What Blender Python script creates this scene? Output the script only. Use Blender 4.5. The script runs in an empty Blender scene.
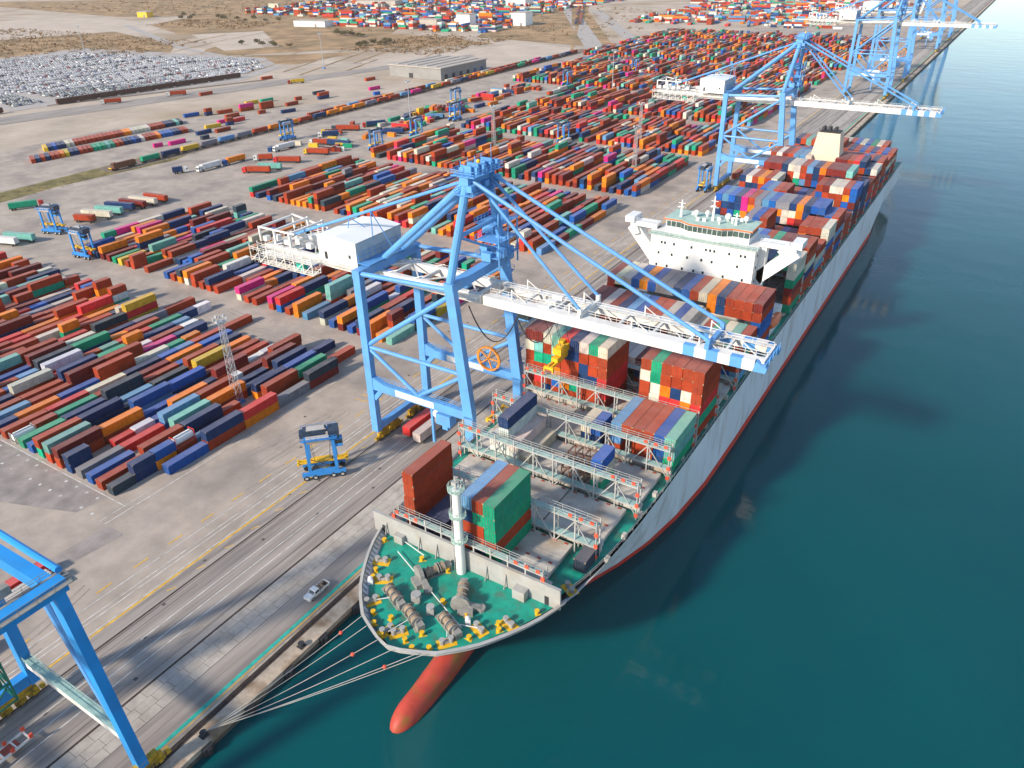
import bpy, math, random
from mathutils import Vector, Matrix
R = math.radians
rnd = random.Random(7)
scene = bpy.context.scene
col = scene.collection

# ------------------------------------------------------------------ camera, sky, sun, exposure
CAM = Vector((0, 0, 116)); FOC = 768.0
PITCH, YAW, ROLL = R(30.05), R(32.555), R(-1.107)
cam = bpy.data.objects.new('camera', bpy.data.cameras.new('camera'))
col.objects.link(cam); scene.camera = cam
cam.data.sensor_width = 36; cam.data.lens = FOC / 1024 * 36
cam.data.clip_start = 1; cam.data.clip_end = 20000
_Fh = Vector((-math.sin(YAW), math.cos(YAW), 0)); _R = Vector((math.cos(YAW), math.sin(YAW), 0)); _U = Vector((0, 0, 1))
CF = _Fh * math.cos(PITCH) - _U * math.sin(PITCH); _V = _Fh * math.sin(PITCH) + _U * math.cos(PITCH)
CR = _R * math.cos(ROLL) + _V * math.sin(ROLL); CV = -_R * math.sin(ROLL) + _V * math.cos(ROLL)
cam.matrix_world = Matrix.Translation(CAM) @ Matrix((CR, CV, -CF)).transposed().to_4x4()

SUN_TRAVEL = Vector((38, 98, -58)).normalized()          # direction the light travels
SUN_ELEV = math.asin(-SUN_TRAVEL.z)
w = bpy.data.worlds.new('World'); scene.world = w; w.use_nodes = True
nt = w.node_tree; bg = nt.nodes['Background']; sky = nt.nodes.new('ShaderNodeTexSky')
sky.sky_type = 'NISHITA'; sky.sun_disc = False; sky.sun_elevation = SUN_ELEV
sky.sun_rotation = math.atan2(-SUN_TRAVEL.x, -SUN_TRAVEL.y)
sky.air_density = 1.0; sky.dust_density = 0.4; sky.ozone_density = 1.0
nt.links.new(sky.outputs[0], bg.inputs[0]); bg.inputs[1].default_value = 0.125
sun = bpy.data.objects.new('sun', bpy.data.lights.new('sun', 'SUN')); col.objects.link(sun)
sun.data.energy = 3.2; sun.data.angle = R(4.5); sun.data.color = (1, 0.885, 0.73)
sun.rotation_euler = SUN_TRAVEL.to_track_quat('-Z', 'Y').to_euler()
scene.view_settings.view_transform = 'Standard'; scene.view_settings.look = 'None'
scene.view_settings.exposure = 0.83; scene.view_settings.gamma = 1
scene.cycles.max_bounces = 5; scene.cycles.diffuse_bounces = 2; scene.cycles.glossy_bounces = 3
scene.cycles.transparent_max_bounces = 6; scene.cycles.use_denoising = True

# ------------------------------------------------------------------ helpers
class MB:
    """collects boxes, bars and tubes and links them as one mesh"""
    def __init__(s): s.v = []; s.f = []; s.m = []; s.c = []
    def add(s, vs, fs, m=0, c=None):
        b = len(s.v); s.v += [tuple(v) for v in vs]
        for f in fs: s.f.append([b + i for i in f]); s.m.append(m); s.c.append(c)
        return s
    BF = [(0, 3, 2, 1), (4, 5, 6, 7), (0, 1, 5, 4), (1, 2, 6, 5), (2, 3, 7, 6), (3, 0, 4, 7)]
    def box(s, c, d, m=0, rz=0, c_=None):
        x, y, z = d[0] / 2, d[1] / 2, d[2] / 2; cs, sn = math.cos(rz), math.sin(rz)
        vs = [(c[0] + px * cs - py * sn, c[1] + px * sn + py * cs, c[2] + pz) for px, py, pz in
              [(-x, -y, -z), (x, -y, -z), (x, y, -z), (-x, y, -z), (-x, -y, z), (x, -y, z), (x, y, z), (-x, y, z)]]
        return s.add(vs, MB.BF, m, c_)
    def span(s, a, b, m=0):
        return s.box([(a[i] + b[i]) / 2 for i in range(3)], [abs(b[i] - a[i]) for i in range(3)], m)
    def bar(s, p, q, wd, ht=None, m=0, wd2=None, ht2=None):
        ht = wd if ht is None else ht; wd2 = wd if wd2 is None else wd2; ht2 = ht if ht2 is None else ht2
        p, q = Vector(p), Vector(q); d = (q - p).normalized()
        up = Vector((0, 0, 1)) if abs(d.z) < 0.8 else Vector((0, 1, 0))
        a = d.cross(up).normalized(); b = a.cross(d).normalized()
        vs = []
        for o, ww, hh in ((p, wd, ht), (q, wd2, ht2)):
            vs += [o - a * ww / 2 - b * hh / 2, o + a * ww / 2 - b * hh / 2, o + a * ww / 2 + b * hh / 2, o - a * ww / 2 + b * hh / 2]
        return s.add(vs, [(0, 1, 2, 3), (7, 6, 5, 4), (0, 4, 5, 1), (1, 5, 6, 2), (2, 6, 7, 3), (3, 7, 4, 0)], m)
    def tube(s, p, q, r, n=8, m=0, r2=None):
        r2 = r if r2 is None else r2
        p, q = Vector(p), Vector(q); d = (q - p).normalized()
        up = Vector((0, 0, 1)) if abs(d.z) < 0.9 else Vector((1, 0, 0))
        a = d.cross(up).normalized(); b = a.cross(d)
        vs = []
        for o, rr in ((p, r), (q, r2)):
            vs += [o + (a * math.cos(2 * math.pi * i / n) + b * math.sin(2 * math.pi * i / n)) * rr for i in range(n)]
        fs = [(i, (i + 1) % n, n + (i + 1) % n, n + i) for i in range(n)] + [tuple(range(n - 1, -1, -1)), tuple(range(n, 2 * n))]
        return s.add(vs, fs, m)
    def prism(s, pts, z0, z1, m=0):
        n = len(pts)
        vs = [(x, y, z0) for x, y in pts] + [(x, y, z1) for x, y in pts]
        return s.add(vs, [tuple(range(n - 1, -1, -1)), tuple(range(n, 2 * n))] + [(i, (i + 1) % n, n + (i + 1) % n, n + i) for i in range(n)], m)
    def sheet(s, pts, z, m=0):
        return s.add([(x, y, z) for x, y in pts], [tuple(range(len(pts)))], m)
    def ball(s, c, r, m=0, n=8, k=5, sq=1):
        vs = [(c[0], c[1], c[2] - r * sq)]
        for j in range(1, k):
            t = -math.pi / 2 + math.pi * j / k
            vs += [(c[0] + r * math.cos(t) * math.cos(2 * math.pi * i / n), c[1] + r * math.cos(t) * math.sin(2 * math.pi * i / n), c[2] + r * sq * math.sin(t)) for i in range(n)]
        vs.append((c[0], c[1], c[2] + r * sq)); fs = []
        for i in range(n): fs.append((0, 1 + (i + 1) % n, 1 + i))
        for j in range(k - 2):
            for i in range(n): fs.append((1 + j * n + i, 1 + j * n + (i + 1) % n, 1 + (j + 1) * n + (i + 1) % n, 1 + (j + 1) * n + i))
        o = 1 + (k - 2) * n
        for i in range(n): fs.append((o + i, o + (i + 1) % n, len(vs) - 1))
        return s.add(vs, fs, m)
    def rail(s, p, q, h=1.1, step=2.0, m=0, t=0.07):
        """hand rail with posts, two bars"""
        p, q = Vector(p), Vector(q); L = (q - p).length; n = max(1, int(L / step))
        for i in range(n + 1):
            a = p.lerp(q, i / n); s.bar(a, a + Vector((0, 0, h)), t, t, m)
        for k in (0.55, 1.0):
            s.bar(p + Vector((0, 0, h * k)), q + Vector((0, 0, h * k)), t, t, m)
        return s
    def mesh(s, name, mats, base=(0, 0, 0)):
        me = bpy.data.meshes.new(name)
        me.from_pydata([(x - base[0], y - base[1], z - base[2]) for x, y, z in s.v], [], s.f)
        for mt in (mats if isinstance(mats, (list, tuple)) else [mats]): me.materials.append(mt)
        me.polygons.foreach_set('material_index', s.m)
        if any(c is not None for c in s.c):
            at = me.color_attributes.new('Col', 'FLOAT_COLOR', 'CORNER'); arr = []
            for p, c in zip(me.polygons, s.c): arr += list(c or (0.5, 0.5, 0.5, 1)) * p.loop_total
            at.data.foreach_set('color', arr)
        me.update(); return me
    def build(s, name, mats, parent=None, base=(0, 0, 0)):
        o = bpy.data.objects.new(name, s.mesh(name, mats, base)); col.objects.link(o)
        if parent is not None: o.parent = parent
        else: o.location = base
        return o

def tag(o, label=None, cat=None, group=None, kind=None):
    if label: o['label'] = label
    if cat: o['category'] = cat
    if group: o['group'] = group
    if kind: o['kind'] = kind
    return o
def thing(name, loc, label, cat, group=None, rz=0):
    o = bpy.data.objects.new(name, None); col.objects.link(o)
    o.empty_display_size = 0.5; o.location = loc; o.rotation_euler[2] = rz
    return tag(o, label, cat, group)
KIDS = {}
def copy_tree(o, parent=None):
    c = o.copy(); col.objects.link(c)
    if parent is not None: c.parent = parent
    for ch in list(o.children): copy_tree(ch, c)
    return c

def mat(name, c, rough=0.6, metal=0.0, var=0.18, sc=0.4, stain=None, stain_amt=0.0, stain_sc=0.25, bump=0.0, bsc=4.0, stretch=None, spec=0.4, contrast=(0.35, 0.65)):
    """painted or mineral surface: base colour varied by noise, optional blotchy stain of its own colour"""
    m = bpy.data.materials.new(name); m.use_nodes = True; t = m.node_tree; N = t.nodes; L = t.links
    b = N['Principled BSDF']; b.inputs['Roughness'].default_value = rough; b.inputs['Metallic'].default_value = metal
    b.inputs['Specular IOR Level'].default_value = spec
    geo = N.new('ShaderNodeNewGeometry'); vec = geo.outputs['Position']
    if stretch:
        mp = N.new('ShaderNodeMapping'); mp.inputs['Scale'].default_value = stretch; L.new(vec, mp.inputs[0]); vec = mp.outputs[0]
    n1 = N.new('ShaderNodeTexNoise'); n1.inputs['Scale'].default_value = sc; n1.inputs['Detail'].default_value = 8; n1.inputs['Roughness'].default_value = 0.65
    L.new(vec, n1.inputs['Vector'])
    rp = N.new('ShaderNodeValToRGB'); rp.color_ramp.elements[0].position = contrast[0]; rp.color_ramp.elements[1].position = contrast[1]
    rp.color_ramp.elements[0].color = tuple(x * (1 - var) for x in c) + (1,); rp.color_ramp.elements[1].color = tuple(min(1, x * (1 + var)) for x in c) + (1,)
    L.new(n1.outputs['Fac'], rp.inputs[0]); out = rp.outputs[0]
    if stain:
        n2 = N.new('ShaderNodeTexNoise'); n2.inputs['Scale'].default_value = stain_sc; n2.inputs['Detail'].default_value = 6; L.new(vec, n2.inputs['Vector'])
        r2 = N.new('ShaderNodeValToRGB'); r2.color_ramp.elements[0].position = 0.5; r2.color_ramp.elements[1].position = 0.68
        r2.color_ramp.elements[0].color = (0, 0, 0, 1); r2.color_ramp.elements[1].color = (stain_amt,) * 3 + (1,)
        L.new(n2.outputs['Fac'], r2.inputs[0])
        mx = N.new('ShaderNodeMix'); mx.data_type = 'RGBA'; L.new(r2.outputs[0], mx.inputs[0]); L.new(out, mx.inputs[6]); mx.inputs[7].default_value = tuple(stain) + (1,)
        out = mx.outputs[2]
    L.new(out, b.inputs['Base Color'])
    if bump:
        n3 = N.new('ShaderNodeTexNoise'); n3.inputs['Scale'].default_value = bsc; n3.inputs['Detail'].default_value = 4; L.new(geo.outputs['Position'], n3.inputs['Vector'])
        bp = N.new('ShaderNodeBump'); bp.inputs['Strength'].default_value = bump; bp.inputs['Distance'].default_value = 0.1
        L.new(n3.outputs['Fac'], bp.inputs['Height']); L.new(bp.outputs[0], b.inputs['Normal'])
    return m

def paint_mat(name, source):
    """container paint: colour from the object or from the mesh, dusty weathered roof, streaks and rust freckles, corrugation"""
    m = bpy.data.materials.new(name); m.use_nodes = True; t = m.node_tree; N = t.nodes; L = t.links
    b = N['Principled BSDF']; b.inputs['Roughness'].default_value = 0.65; b.inputs['Specular IOR Level'].default_value = 0.2
    if source == 'object': src = N.new('ShaderNodeObjectInfo').outputs['Color']
    else:
        at = N.new('ShaderNodeAttribute'); at.attribute_name = 'Col'; src = at.outputs['Color']
    geo = N.new('ShaderNodeNewGeometry')
    n1 = N.new('ShaderNodeTexNoise'); n1.inputs['Scale'].default_value = 0.55; n1.inputs['Detail'].default_value = 7; n1.inputs['Roughness'].default_value = 0.7
    L.new(geo.outputs['Position'], n1.inputs['Vector'])
    mr = N.new('ShaderNodeMapRange'); mr.inputs[1].default_value = 0.3; mr.inputs[2].default_value = 0.7; mr.inputs[3].default_value = 0.72; mr.inputs[4].default_value = 1.22
    L.new(n1.outputs['Fac'], mr.inputs[0])
    hv = N.new('ShaderNodeHueSaturation'); L.new(src, hv.inputs['Color']); L.new(mr.outputs[0], hv.inputs['Value'])
    mp = N.new('ShaderNodeMapping'); mp.inputs['Scale'].default_value = (1.6, 1.6, 0.12); L.new(geo.outputs['Position'], mp.inputs[0])
    n2 = N.new('ShaderNodeTexNoise'); n2.inputs['Scale'].default_value = 1.1; n2.inputs['Detail'].default_value = 5; L.new(mp.outputs[0], n2.inputs['Vector'])
    r2 = N.new('ShaderNodeValToRGB'); r2.color_ramp.elements[0].position = 0.58; r2.color_ramp.elements[1].position = 0.74
    r2.color_ramp.elements[0].color = (0, 0, 0, 1); r2.color_ramp.elements[1].color = (0.32,) * 3 + (1,); L.new(n2.outputs['Fac'], r2.inputs[0])
    mx = N.new('ShaderNodeMix'); mx.data_type = 'RGBA'; L.new(r2.outputs[0], mx.inputs[0]); L.new(hv.outputs[0], mx.inputs[6]); mx.inputs[7].default_value = (0.13, 0.065, 0.04, 1)
    sp = N.new('ShaderNodeSeparateXYZ'); L.new(geo.outputs['True Normal'], sp.inputs[0])
    up = N.new('ShaderNodeMapRange'); up.inputs[1].default_value = 0.7; up.inputs[2].default_value = 0.9; L.new(sp.outputs[2], up.inputs[0])
    n4 = N.new('ShaderNodeTexNoise'); n4.inputs['Scale'].default_value = 0.22; n4.inputs['Detail'].default_value = 4; L.new(geo.outputs['Position'], n4.inputs['Vector'])
    m4 = N.new('ShaderNodeMapRange'); m4.inputs[1].default_value = 0.3; m4.inputs[2].default_value = 0.7; m4.inputs[3].default_value = 0.40; m4.inputs[4].default_value = 0.80; L.new(n4.outputs['Fac'], m4.inputs[0])
    ml = N.new('ShaderNodeMath'); ml.operation = 'MULTIPLY'; L.new(up.outputs[0], ml.inputs[0]); L.new(m4.outputs[0], ml.inputs[1])
    mx2 = N.new('ShaderNodeMix'); mx2.data_type = 'RGBA'; L.new(ml.outputs[0], mx2.inputs[0]); L.new(mx.outputs[2], mx2.inputs[6])
    fd = N.new('ShaderNodeMix'); fd.data_type = 'RGBA'; fd.inputs[0].default_value = 0.30; L.new(src, fd.inputs[6]); fd.inputs[7].default_value = (0.60, 0.50, 0.45, 1)   # sun-bleached paint of the roof
    L.new(fd.outputs[2], mx2.inputs[7])
    L.new(mx2.outputs[2], b.inputs['Base Color'])
    if source == 'object':
        tc = N.new('ShaderNodeTexCoord'); wv = N.new('ShaderNodeTexWave'); wv.bands_direction = 'Y'; wv.inputs['Scale'].default_value = 1.1; L.new(tc.outputs['Object'], wv.inputs['Vector'])
        bp = N.new('ShaderNodeBump'); bp.inputs['Strength'].default_value = 0.5; bp.inputs['Distance'].default_value = 0.05
        L.new(wv.outputs['Fac'], bp.inputs['Height']); L.new(bp.outputs[0], b.inputs['Normal'])
    return m
# ------------------------------------------------------------------ materials
MT = {}
MT['asphalt'] = mat('asphalt', (0.395, 0.33, 0.275), 0.9, var=0.16, sc=0.12, stain=(0.17, 0.15, 0.145), stain_amt=0.55, stain_sc=0.045, bump=0.2, bsc=3)
MT['apron'] = mat('apron_asphalt', (0.33, 0.288, 0.255), 0.9, var=0.2, sc=0.5, stain=(0.15, 0.13, 0.125), stain_amt=0.7, stain_sc=0.35, stretch=(1, 0.06, 1), bump=0.2)
MT['slab'] = mat('concrete_slab', (0.42, 0.375, 0.33), 0.9, var=0.16, sc=0.35, stain=(0.28, 0.24, 0.2), stain_amt=0.5, stain_sc=0.2)
MT['coping'] = mat('coping_concrete', (0.47, 0.38, 0.29), 0.9, var=0.2, sc=0.5, stain=(0.22, 0.14, 0.08), stain_amt=0.9, stain_sc=0.22, bump=0.3)
MT['joint'] = mat('joint', (0.09, 0.08, 0.075), 0.9)
MT['rust_dark'] = mat('dark_rust', (0.06, 0.042, 0.035), 0.8, var=0.4, sc=1.2)
MT['wall'] = mat('quay_wall', (0.10, 0.085, 0.07), 0.9, var=0.4, sc=0.5)
MT['white_line'] = mat('white_marking', (0.62, 0.60, 0.57), 0.8, var=0.25, sc=0.6, stain=(0.32, 0.29, 0.26), stain_amt=0.8, stain_sc=0.4)
MT['yellow_line'] = mat('yellow_marking', (0.72, 0.42, 0.05), 0.8, var=0.2, sc=0.6, stain=(0.35, 0.27, 0.17), stain_amt=0.7, stain_sc=0.5)
MT['green_line'] = mat('green_marking', (0.03, 0.42, 0.33), 0.8, var=0.2, sc=0.8)
MT['dirt'] = mat('dirt', (0.46, 0.375, 0.295), 0.95, var=0.24, sc=0.02, stain=(0.30, 0.21, 0.12), stain_amt=0.75, stain_sc=0.008, contrast=(0.3, 0.7))
MT['sand'] = mat('pale_sand', (0.50, 0.41, 0.33), 0.95, var=0.12, sc=0.03)
MT['field'] = mat('dry_field', (0.34, 0.215, 0.11), 0.95, var=0.4, sc=0.03, stain=(0.17, 0.13, 0.06), stain_amt=0.85, stain_sc=0.02)
MT['grass'] = mat('dry_grass', (0.20, 0.16, 0.06), 0.95, var=0.45, sc=0.12, stain=(0.09, 0.085, 0.03), stain_amt=0.8, stain_sc=0.08)
MT['ballast'] = mat('track_ballast', (0.20, 0.15, 0.12), 0.95, var=0.3, sc=0.5)
MT['road'] = mat('pale_road', (0.40, 0.36, 0.33), 0.9, var=0.12, sc=0.1)

def water_mat():
    m = bpy.data.materials.new('harbour_water'); m.use_nodes = True; t = m.node_tree; N = t.nodes; L = t.links; b = N['Principled BSDF']
    b.inputs['Roughness'].default_value = 0.075; b.inputs['IOR'].default_value = 1.31
    geo = N.new('ShaderNodeNewGeometry')
    n0 = N.new('ShaderNodeTexNoise'); n0.inputs['Scale'].default_value = 0.012; n0.inputs['Detail'].default_value = 4; L.new(geo.outputs['Position'], n0.inputs['Vector'])
    rp = N.new('ShaderNodeValToRGB'); rp.color_ramp.elements[0].position = 0.3; rp.color_ramp.elements[1].position = 0.75
    rp.color_ramp.elements[0].color = (0.0, 0.062, 0.074, 1); rp.color_ramp.elements[1].color = (0.0, 0.080, 0.088, 1)
    L.new(n0.outputs['Fac'], rp.inputs[0]); L.new(rp.outputs[0], b.inputs['Base Color'])
    mp = N.new('ShaderNodeMapping'); mp.inputs['Scale'].default_value = (0.55, 0.9, 1); mp.inputs['Rotation'].default_value = (0, 0, R(25)); L.new(geo.outputs['Position'], mp.inputs[0])
    n1 = N.new('ShaderNodeTexNoise'); n1.inputs['Scale'].default_value = 0.8; n1.inputs['Detail'].default_value = 3; L.new(mp.outputs[0], n1.inputs['Vector'])
    n2 = N.new('ShaderNodeTexNoise'); n2.inputs['Scale'].default_value = 0.07; n2.inputs['Detail'].default_value = 2; L.new(mp.outputs[0], n2.inputs['Vector'])
    md = N.new('ShaderNodeMath'); md.operation = 'MULTIPLY_ADD'; md.inputs[1].default_value = 5.0; L.new(n2.outputs['Fac'], md.inputs[0]); L.new(n1.outputs['Fac'], md.inputs[2])
    bp = N.new('ShaderNodeBump'); bp.inputs['Strength'].default_value = 0.3; bp.inputs['Distance'].default_value = 0.10
    L.new(md.outputs[0], bp.inputs['Height']); L.new(bp.outputs[0], b.inputs['Normal'])
    return m
MT['water'] = water_mat()

# ------------------------------------------------------------------ ground, quay, water
QX = -88.3; WZ = -2.0
def structure(name, mb, m): return tag(mb.build(name, m), kind='structure')
structure('water', MB().sheet([(QX - 0.4, -400), (6000, -400), (6000, 6000), (QX - 0.4, 6000)], WZ), MT['water'])
structure('ground', MB().sheet([(-6000, -400), (QX - 6, -400), (QX - 6, 6000), (-6000, 6000)], -0.25), MT['dirt'])
structure('yard_pavement', MB().sheet([(-600, -400), (-126, -400), (-126, 1300), (-300, 1300), (-440, 1010), (-462, 720), (-478, 520), (-560, 360)], -0.02), MT['asphalt'])
structure('quay_apron', MB().sheet([(-126, -400), (-107.0, -400), (-107.0, 3000), (-126, 3000)], 0.0), MT['apron'])
structure('service_lane', MB().sheet([(-100.4, -400), (-93.2, -400), (-93.2, 3000), (-100.4, 3000)], 0.0), MT['apron'])
sl = MB()
for i in range(0, 190):
    y = -30 + i * 3.4
    for k in range(3):
        x0 = -106.9 + k * 2.15
        sl.box((x0 + 1.06, y + 1.68 + (k % 2) * 0.6, -0.1), (2.08, 3.33, 0.2 + 0.012 * ((i * 7 + k * 3) % 4)))
sl.sheet([(-106.98, 610), (-100.42, 610), (-100.42, 3000), (-106.98, 3000)], -0.004)
structure('concrete_slab_strip', sl, MT['slab'])
structure('slab_bed', MB().sheet([(-107.0, -400), (-100.4, -400), (-100.4, 3000), (-107.0, 3000)], -0.06), MT['joint'])
structure('quay_coping', MB().span((-91.4, -400, -1.0), (QX, 3000, 0.06)).span((-93.2, -400, -1.0), (-92.75, 3000, 0.05)), MT['coping'])
structure('crane_rail_trench', MB().span((-92.72, -400, -1.0), (-91.42, 3000, -0.08)).span((-92.2, -400, -0.08), (-92.05, 3000, 0.03)), MT['rust_dark'])
qw = MB().span((-91.4, -400, -14), (QX - 0.05, 3000, -1.0))
structure('quay_wall', qw, MT['wall'])
def ystripe(mb, x, y0, y1, wd, z): mb.sheet([(x - wd / 2, y0), (x + wd / 2, y0), (x + wd / 2, y1), (x - wd / 2, y1)], z)
wl = MB()
for x in (-134.4, -131.4, -130.2, -127.2): ystripe(wl, x, -300, 1200, 0.22, 0.012)
for x in (-117.6, -114.8, -112.4): ystripe(wl, x, -300, 900, 0.2, 0.012)
ystripe(wl, -155.2, 66, 150, 0.25, 0.012)
for k in range(3): ystripe(wl, -155.2, 170 + 97 * k, 246 + 97 * k, 0.2, 0.012)
for k in range(22):
    for y in (70.6, 66.4):
        if (k * 7 + int(y)) % 5: wl.sheet([(-161.6 - 4.4 * k, y), (-160.9 - 4.4 * k, y), (-160.9 - 4.4 * k, y + .7), (-161.6 - 4.4 * k, y + .7)], 0.012)
ystripe(wl, -157.2, 66, 80, 0.18, 0.012); wl.sheet([(-260, 72.4), (-157, 72.4), (-157, 72.65), (-260, 72.65)], 0.012)
MT['worn'] = mat('worn_asphalt', (0.30, 0.26, 0.235), 0.95, var=0.2, sc=0.2, stain=(0.16, 0.14, 0.135), stain_amt=0.6, stain_sc=0.12)
structure('worn_paving', MB().sheet([(-260, 72.3), (-164, 72.3), (-165, 65), (-176, 61), (-190, 56), (-260, 58)], 0.004).sheet([(-155, 47), (-150.5, 47), (-148, 66), (-154, 66)], 0.004), MT['worn'])
structure('white_lane_markings', wl, MT['white_line'])
yl = MB(); ystripe(yl, -126.6, -300, 1400, 0.5, 0.014)
for i in range(-4, 60): ystripe(yl, -136.4, 42.9 + i * 8.8, 46.6 + i * 8.8, 0.35, 0.014)
for i in range(0, 40): yl.sheet([(-124.5, 60 + i * 7.5), (-124.3, 59.8 + i * 7.5), (-123.5, 61.6 + i * 7.5), (-123.7, 61.8 + i * 7.5)], 0.014)
ystripe(yl, -93.75, -300, 1500, 0.25, 0.014)
for y in (138.2, 141.0): yl.sheet([(-143, y), (-143, y + 0.35), (-137.3, y + 1.2), (-137.3, y + 0.85)], 0.014)
structure('yellow_lane_markings', yl, MT['yellow_line'])
gl = MB(); ystripe(gl, -94.5, -300, 1500, 0.75, 0.014)
structure('green_edge_marking', gl, MT['green_line'])
rl = MB()
for x in (-107.15, -122.7): rl.span((x - 0.22, -300, -0.2), (x + 0.22, 2500, 0.02))
for x in (-122.1,): rl.span((x - 0.06, -300, -0.2), (x + 0.06, 2500, 0.016))
structure('crane_rails', rl, MT['rust_dark'])
jt = MB(); rj = random.Random(3)
for k in range(26):
    ystripe(jt, rj.choice([-118.9, -116.2, -110.3, -109.2, -120.4, -97.6]), rj.uniform(0, 500), 0, 0.05, 0.006)
    y = rj.uniform(0, 420); L_ = rj.uniform(6, 40); x = rj.uniform(-121, -109)
    jt.sheet([(x, y), (x + 0.08, y), (x + 0.3, y + L_), (x + 0.22, y + L_)], 0.007)
for k in range(26):
    x, y = rj.uniform(-150, -109), rj.uniform(20, 300); jt.sheet([(x, y), (x + 0.7, y), (x + 0.7, y + 0.7), (x, y + 0.7)], 0.008)
structure('pavement_joints', jt, MT['joint'])
MT['tyre_mark'] = mat('tyre_mark', (0.31, 0.265, 0.225), 0.95, var=0.25, sc=0.3)
tm = MB()
for k in range(56):
    x, y, a = rj.uniform(-158, -112) if k % 3 else rj.uniform(-330, -160), rj.uniform(-10, 330) if k % 3 else rj.choice((60, 158, 255, 352)) + rj.uniform(-7, 8), rj.uniform(-.25, .25) + (0 if k % 3 else 1.5)
    cv = rj.uniform(-.03, .03); L_ = rj.uniform(10, 34); n = 10; wd = rj.uniform(.1, .2); z = 0.003 + k * 0.00003
    for off in (0, 1.9):
        px, py, aa = x + off * math.cos(a), y + off * math.sin(a), a
        for i in range(n):
            qx, qy = px - math.sin(aa) * L_ / n, py + math.cos(aa) * L_ / n; nx, ny = math.cos(aa) * wd, math.sin(aa) * wd
            tm.sheet([(px - nx, py - ny), (px + nx, py + ny), (qx + nx, qy + ny), (qx - nx, qy - ny)], z); px, py, aa = qx, qy, aa + cv
tag(tm.build('tyre_marks', MT['tyre_mark']), kind='structure')
# scrub land, roads and sand behind the terminal
def land(name, polys, m, z=-0.2, kind='structure'):
    mb = MB()
    for i, p in enumerate(polys): mb.sheet(p, z + 0.004 * i)
    return tag(mb.build(name, m), kind=kind)
land('pale_sand_ground', [[(-1700, 800), (-1522, 960), (-1240, 900), (-1180, 800), (-1332, 640)], [(-970, 581), (-926, 708), (-786, 665), (-700, 640), (-837, 568)], [(-640, 700), (-560, 930), (-470, 900), (-470, 730), (-600, 660)]], MT['sand'], -0.16)
land('dry_scrub_ground', [[(-1500, 500), (-1302, 648), (-1250, 800), (-989, 716), (-900, 640), (-989, 573), (-1300, 360)], [(-1292, 896), (-1450, 1190), (-1000, 1290), (-720, 800), (-850, 640), (-905, 700), (-1000, 850), (-1110, 815)], [(-860, 640), (-700, 760), (-690, 650), (-800, 610)], [(-2400, 1100), (-1600, 1560), (-1200, 1180), (-1500, 980)], [(-760, 760), (-950, 830), (-930, 960), (-700, 940), (-590, 900)], [(-660, 960), (-1000, 1700), (-900, 1720), (-430, 920)]], MT['field'], -0.12)
land('pale_lot', [[(-1085, 818), (-1020, 900), (-840, 765), (-870, 700)]], MT['sand'], -0.09)
land('grass_verge', [[(-430, 120), (-443, 194), (-446, 228), (-438, 300), (-452, 330), (-466, 330), (-463, 204), (-450, 120)]], MT['grass'], 0.0)
land('access_road', [[(-1336, 872), (-1336, 886), (-952, 704), (-780, 655), (-783, 645), (-954, 692)], [(-949, 1700), (-916, 1700), (-443, 918), (-465, 909)], [(-690, 640), (-680, 650), (-540, 760), (-545, 750)], [(-440, 860), (-420, 940), (-120, 1200), (-120, 1180)], [(-720, 1423), (-700, 1429), (-408, 963), (-426, 958)]], MT['road'], -0.08)
land('lot_ground', [[(-1080, 500), (-840, 385), (-760, 352), (-705, 340), (-655, 540), (-690, 625), (-769, 675), (-1080, 640)]], MT['road'], -0.10)
land('lot_road', [[(-1000, 300), (-1000, 330), (-690, 310), (-625, 560), (-560, 800), (-545, 790), (-600, 540), (-660, 285)]], MT['apron'], -0.07)
land('rail_bed', [[(-444, 262), (-463, 262), (-466, 900), (-447, 900)]], MT['ballast'], 0.02)
land('rail_yard_bed', [[(-940, 1760), (-880, 1760), (-600, 1150), (-612, 1150)], [(-606, 1150), (-600, 1150), (-466, 880), (-470, 880)]], MT['field'], -0.04)
land('rail_spur_bed', [[(-700, 370), (-705, 372), (-640, 560), (-635, 556)]], MT['ballast'], 0.0)
st = MB(); rs = random.Random(5)
for k in range(30):
    x, y = rs.uniform(-1000, -560), rs.uniform(560, 820); a = rs.uniform(0.9, 1.4); L_ = rs.uniform(60, 200)
    st.sheet([(x, y), (x + 3, y), (x + 3 - L_ * math.sin(a) * .4, y + L_), (x - L_ * math.sin(a) * .4, y + L_)], -0.05 + k * 0.001)
tag(st.build('dirt_tracks', MT['field']), kind='structure')

# air over the harbour: one even closed volume round camera and scene
hz = MB().span((-5800, -390, -9), (5800, 5900, 128))
hm = bpy.data.materials.new('haze_air'); hm.use_nodes = True; ht = hm.node_tree
ht.nodes.remove(ht.nodes['Principled BSDF']); pv = ht.nodes.new('ShaderNodeVolumePrincipled')
pv.inputs['Color'].default_value = (0.99, 0.89, 0.79, 1); pv.inputs['Density'].default_value = 0.000045; pv.inputs['Anisotropy'].default_value = 0.0
ht.links.new(pv.outputs[0], ht.nodes['Material Output'].inputs['Volume'])
tag(hz.build('haze', hm), 'thin warm haze over the whole harbour', 'haze', kind='stuff')
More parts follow.
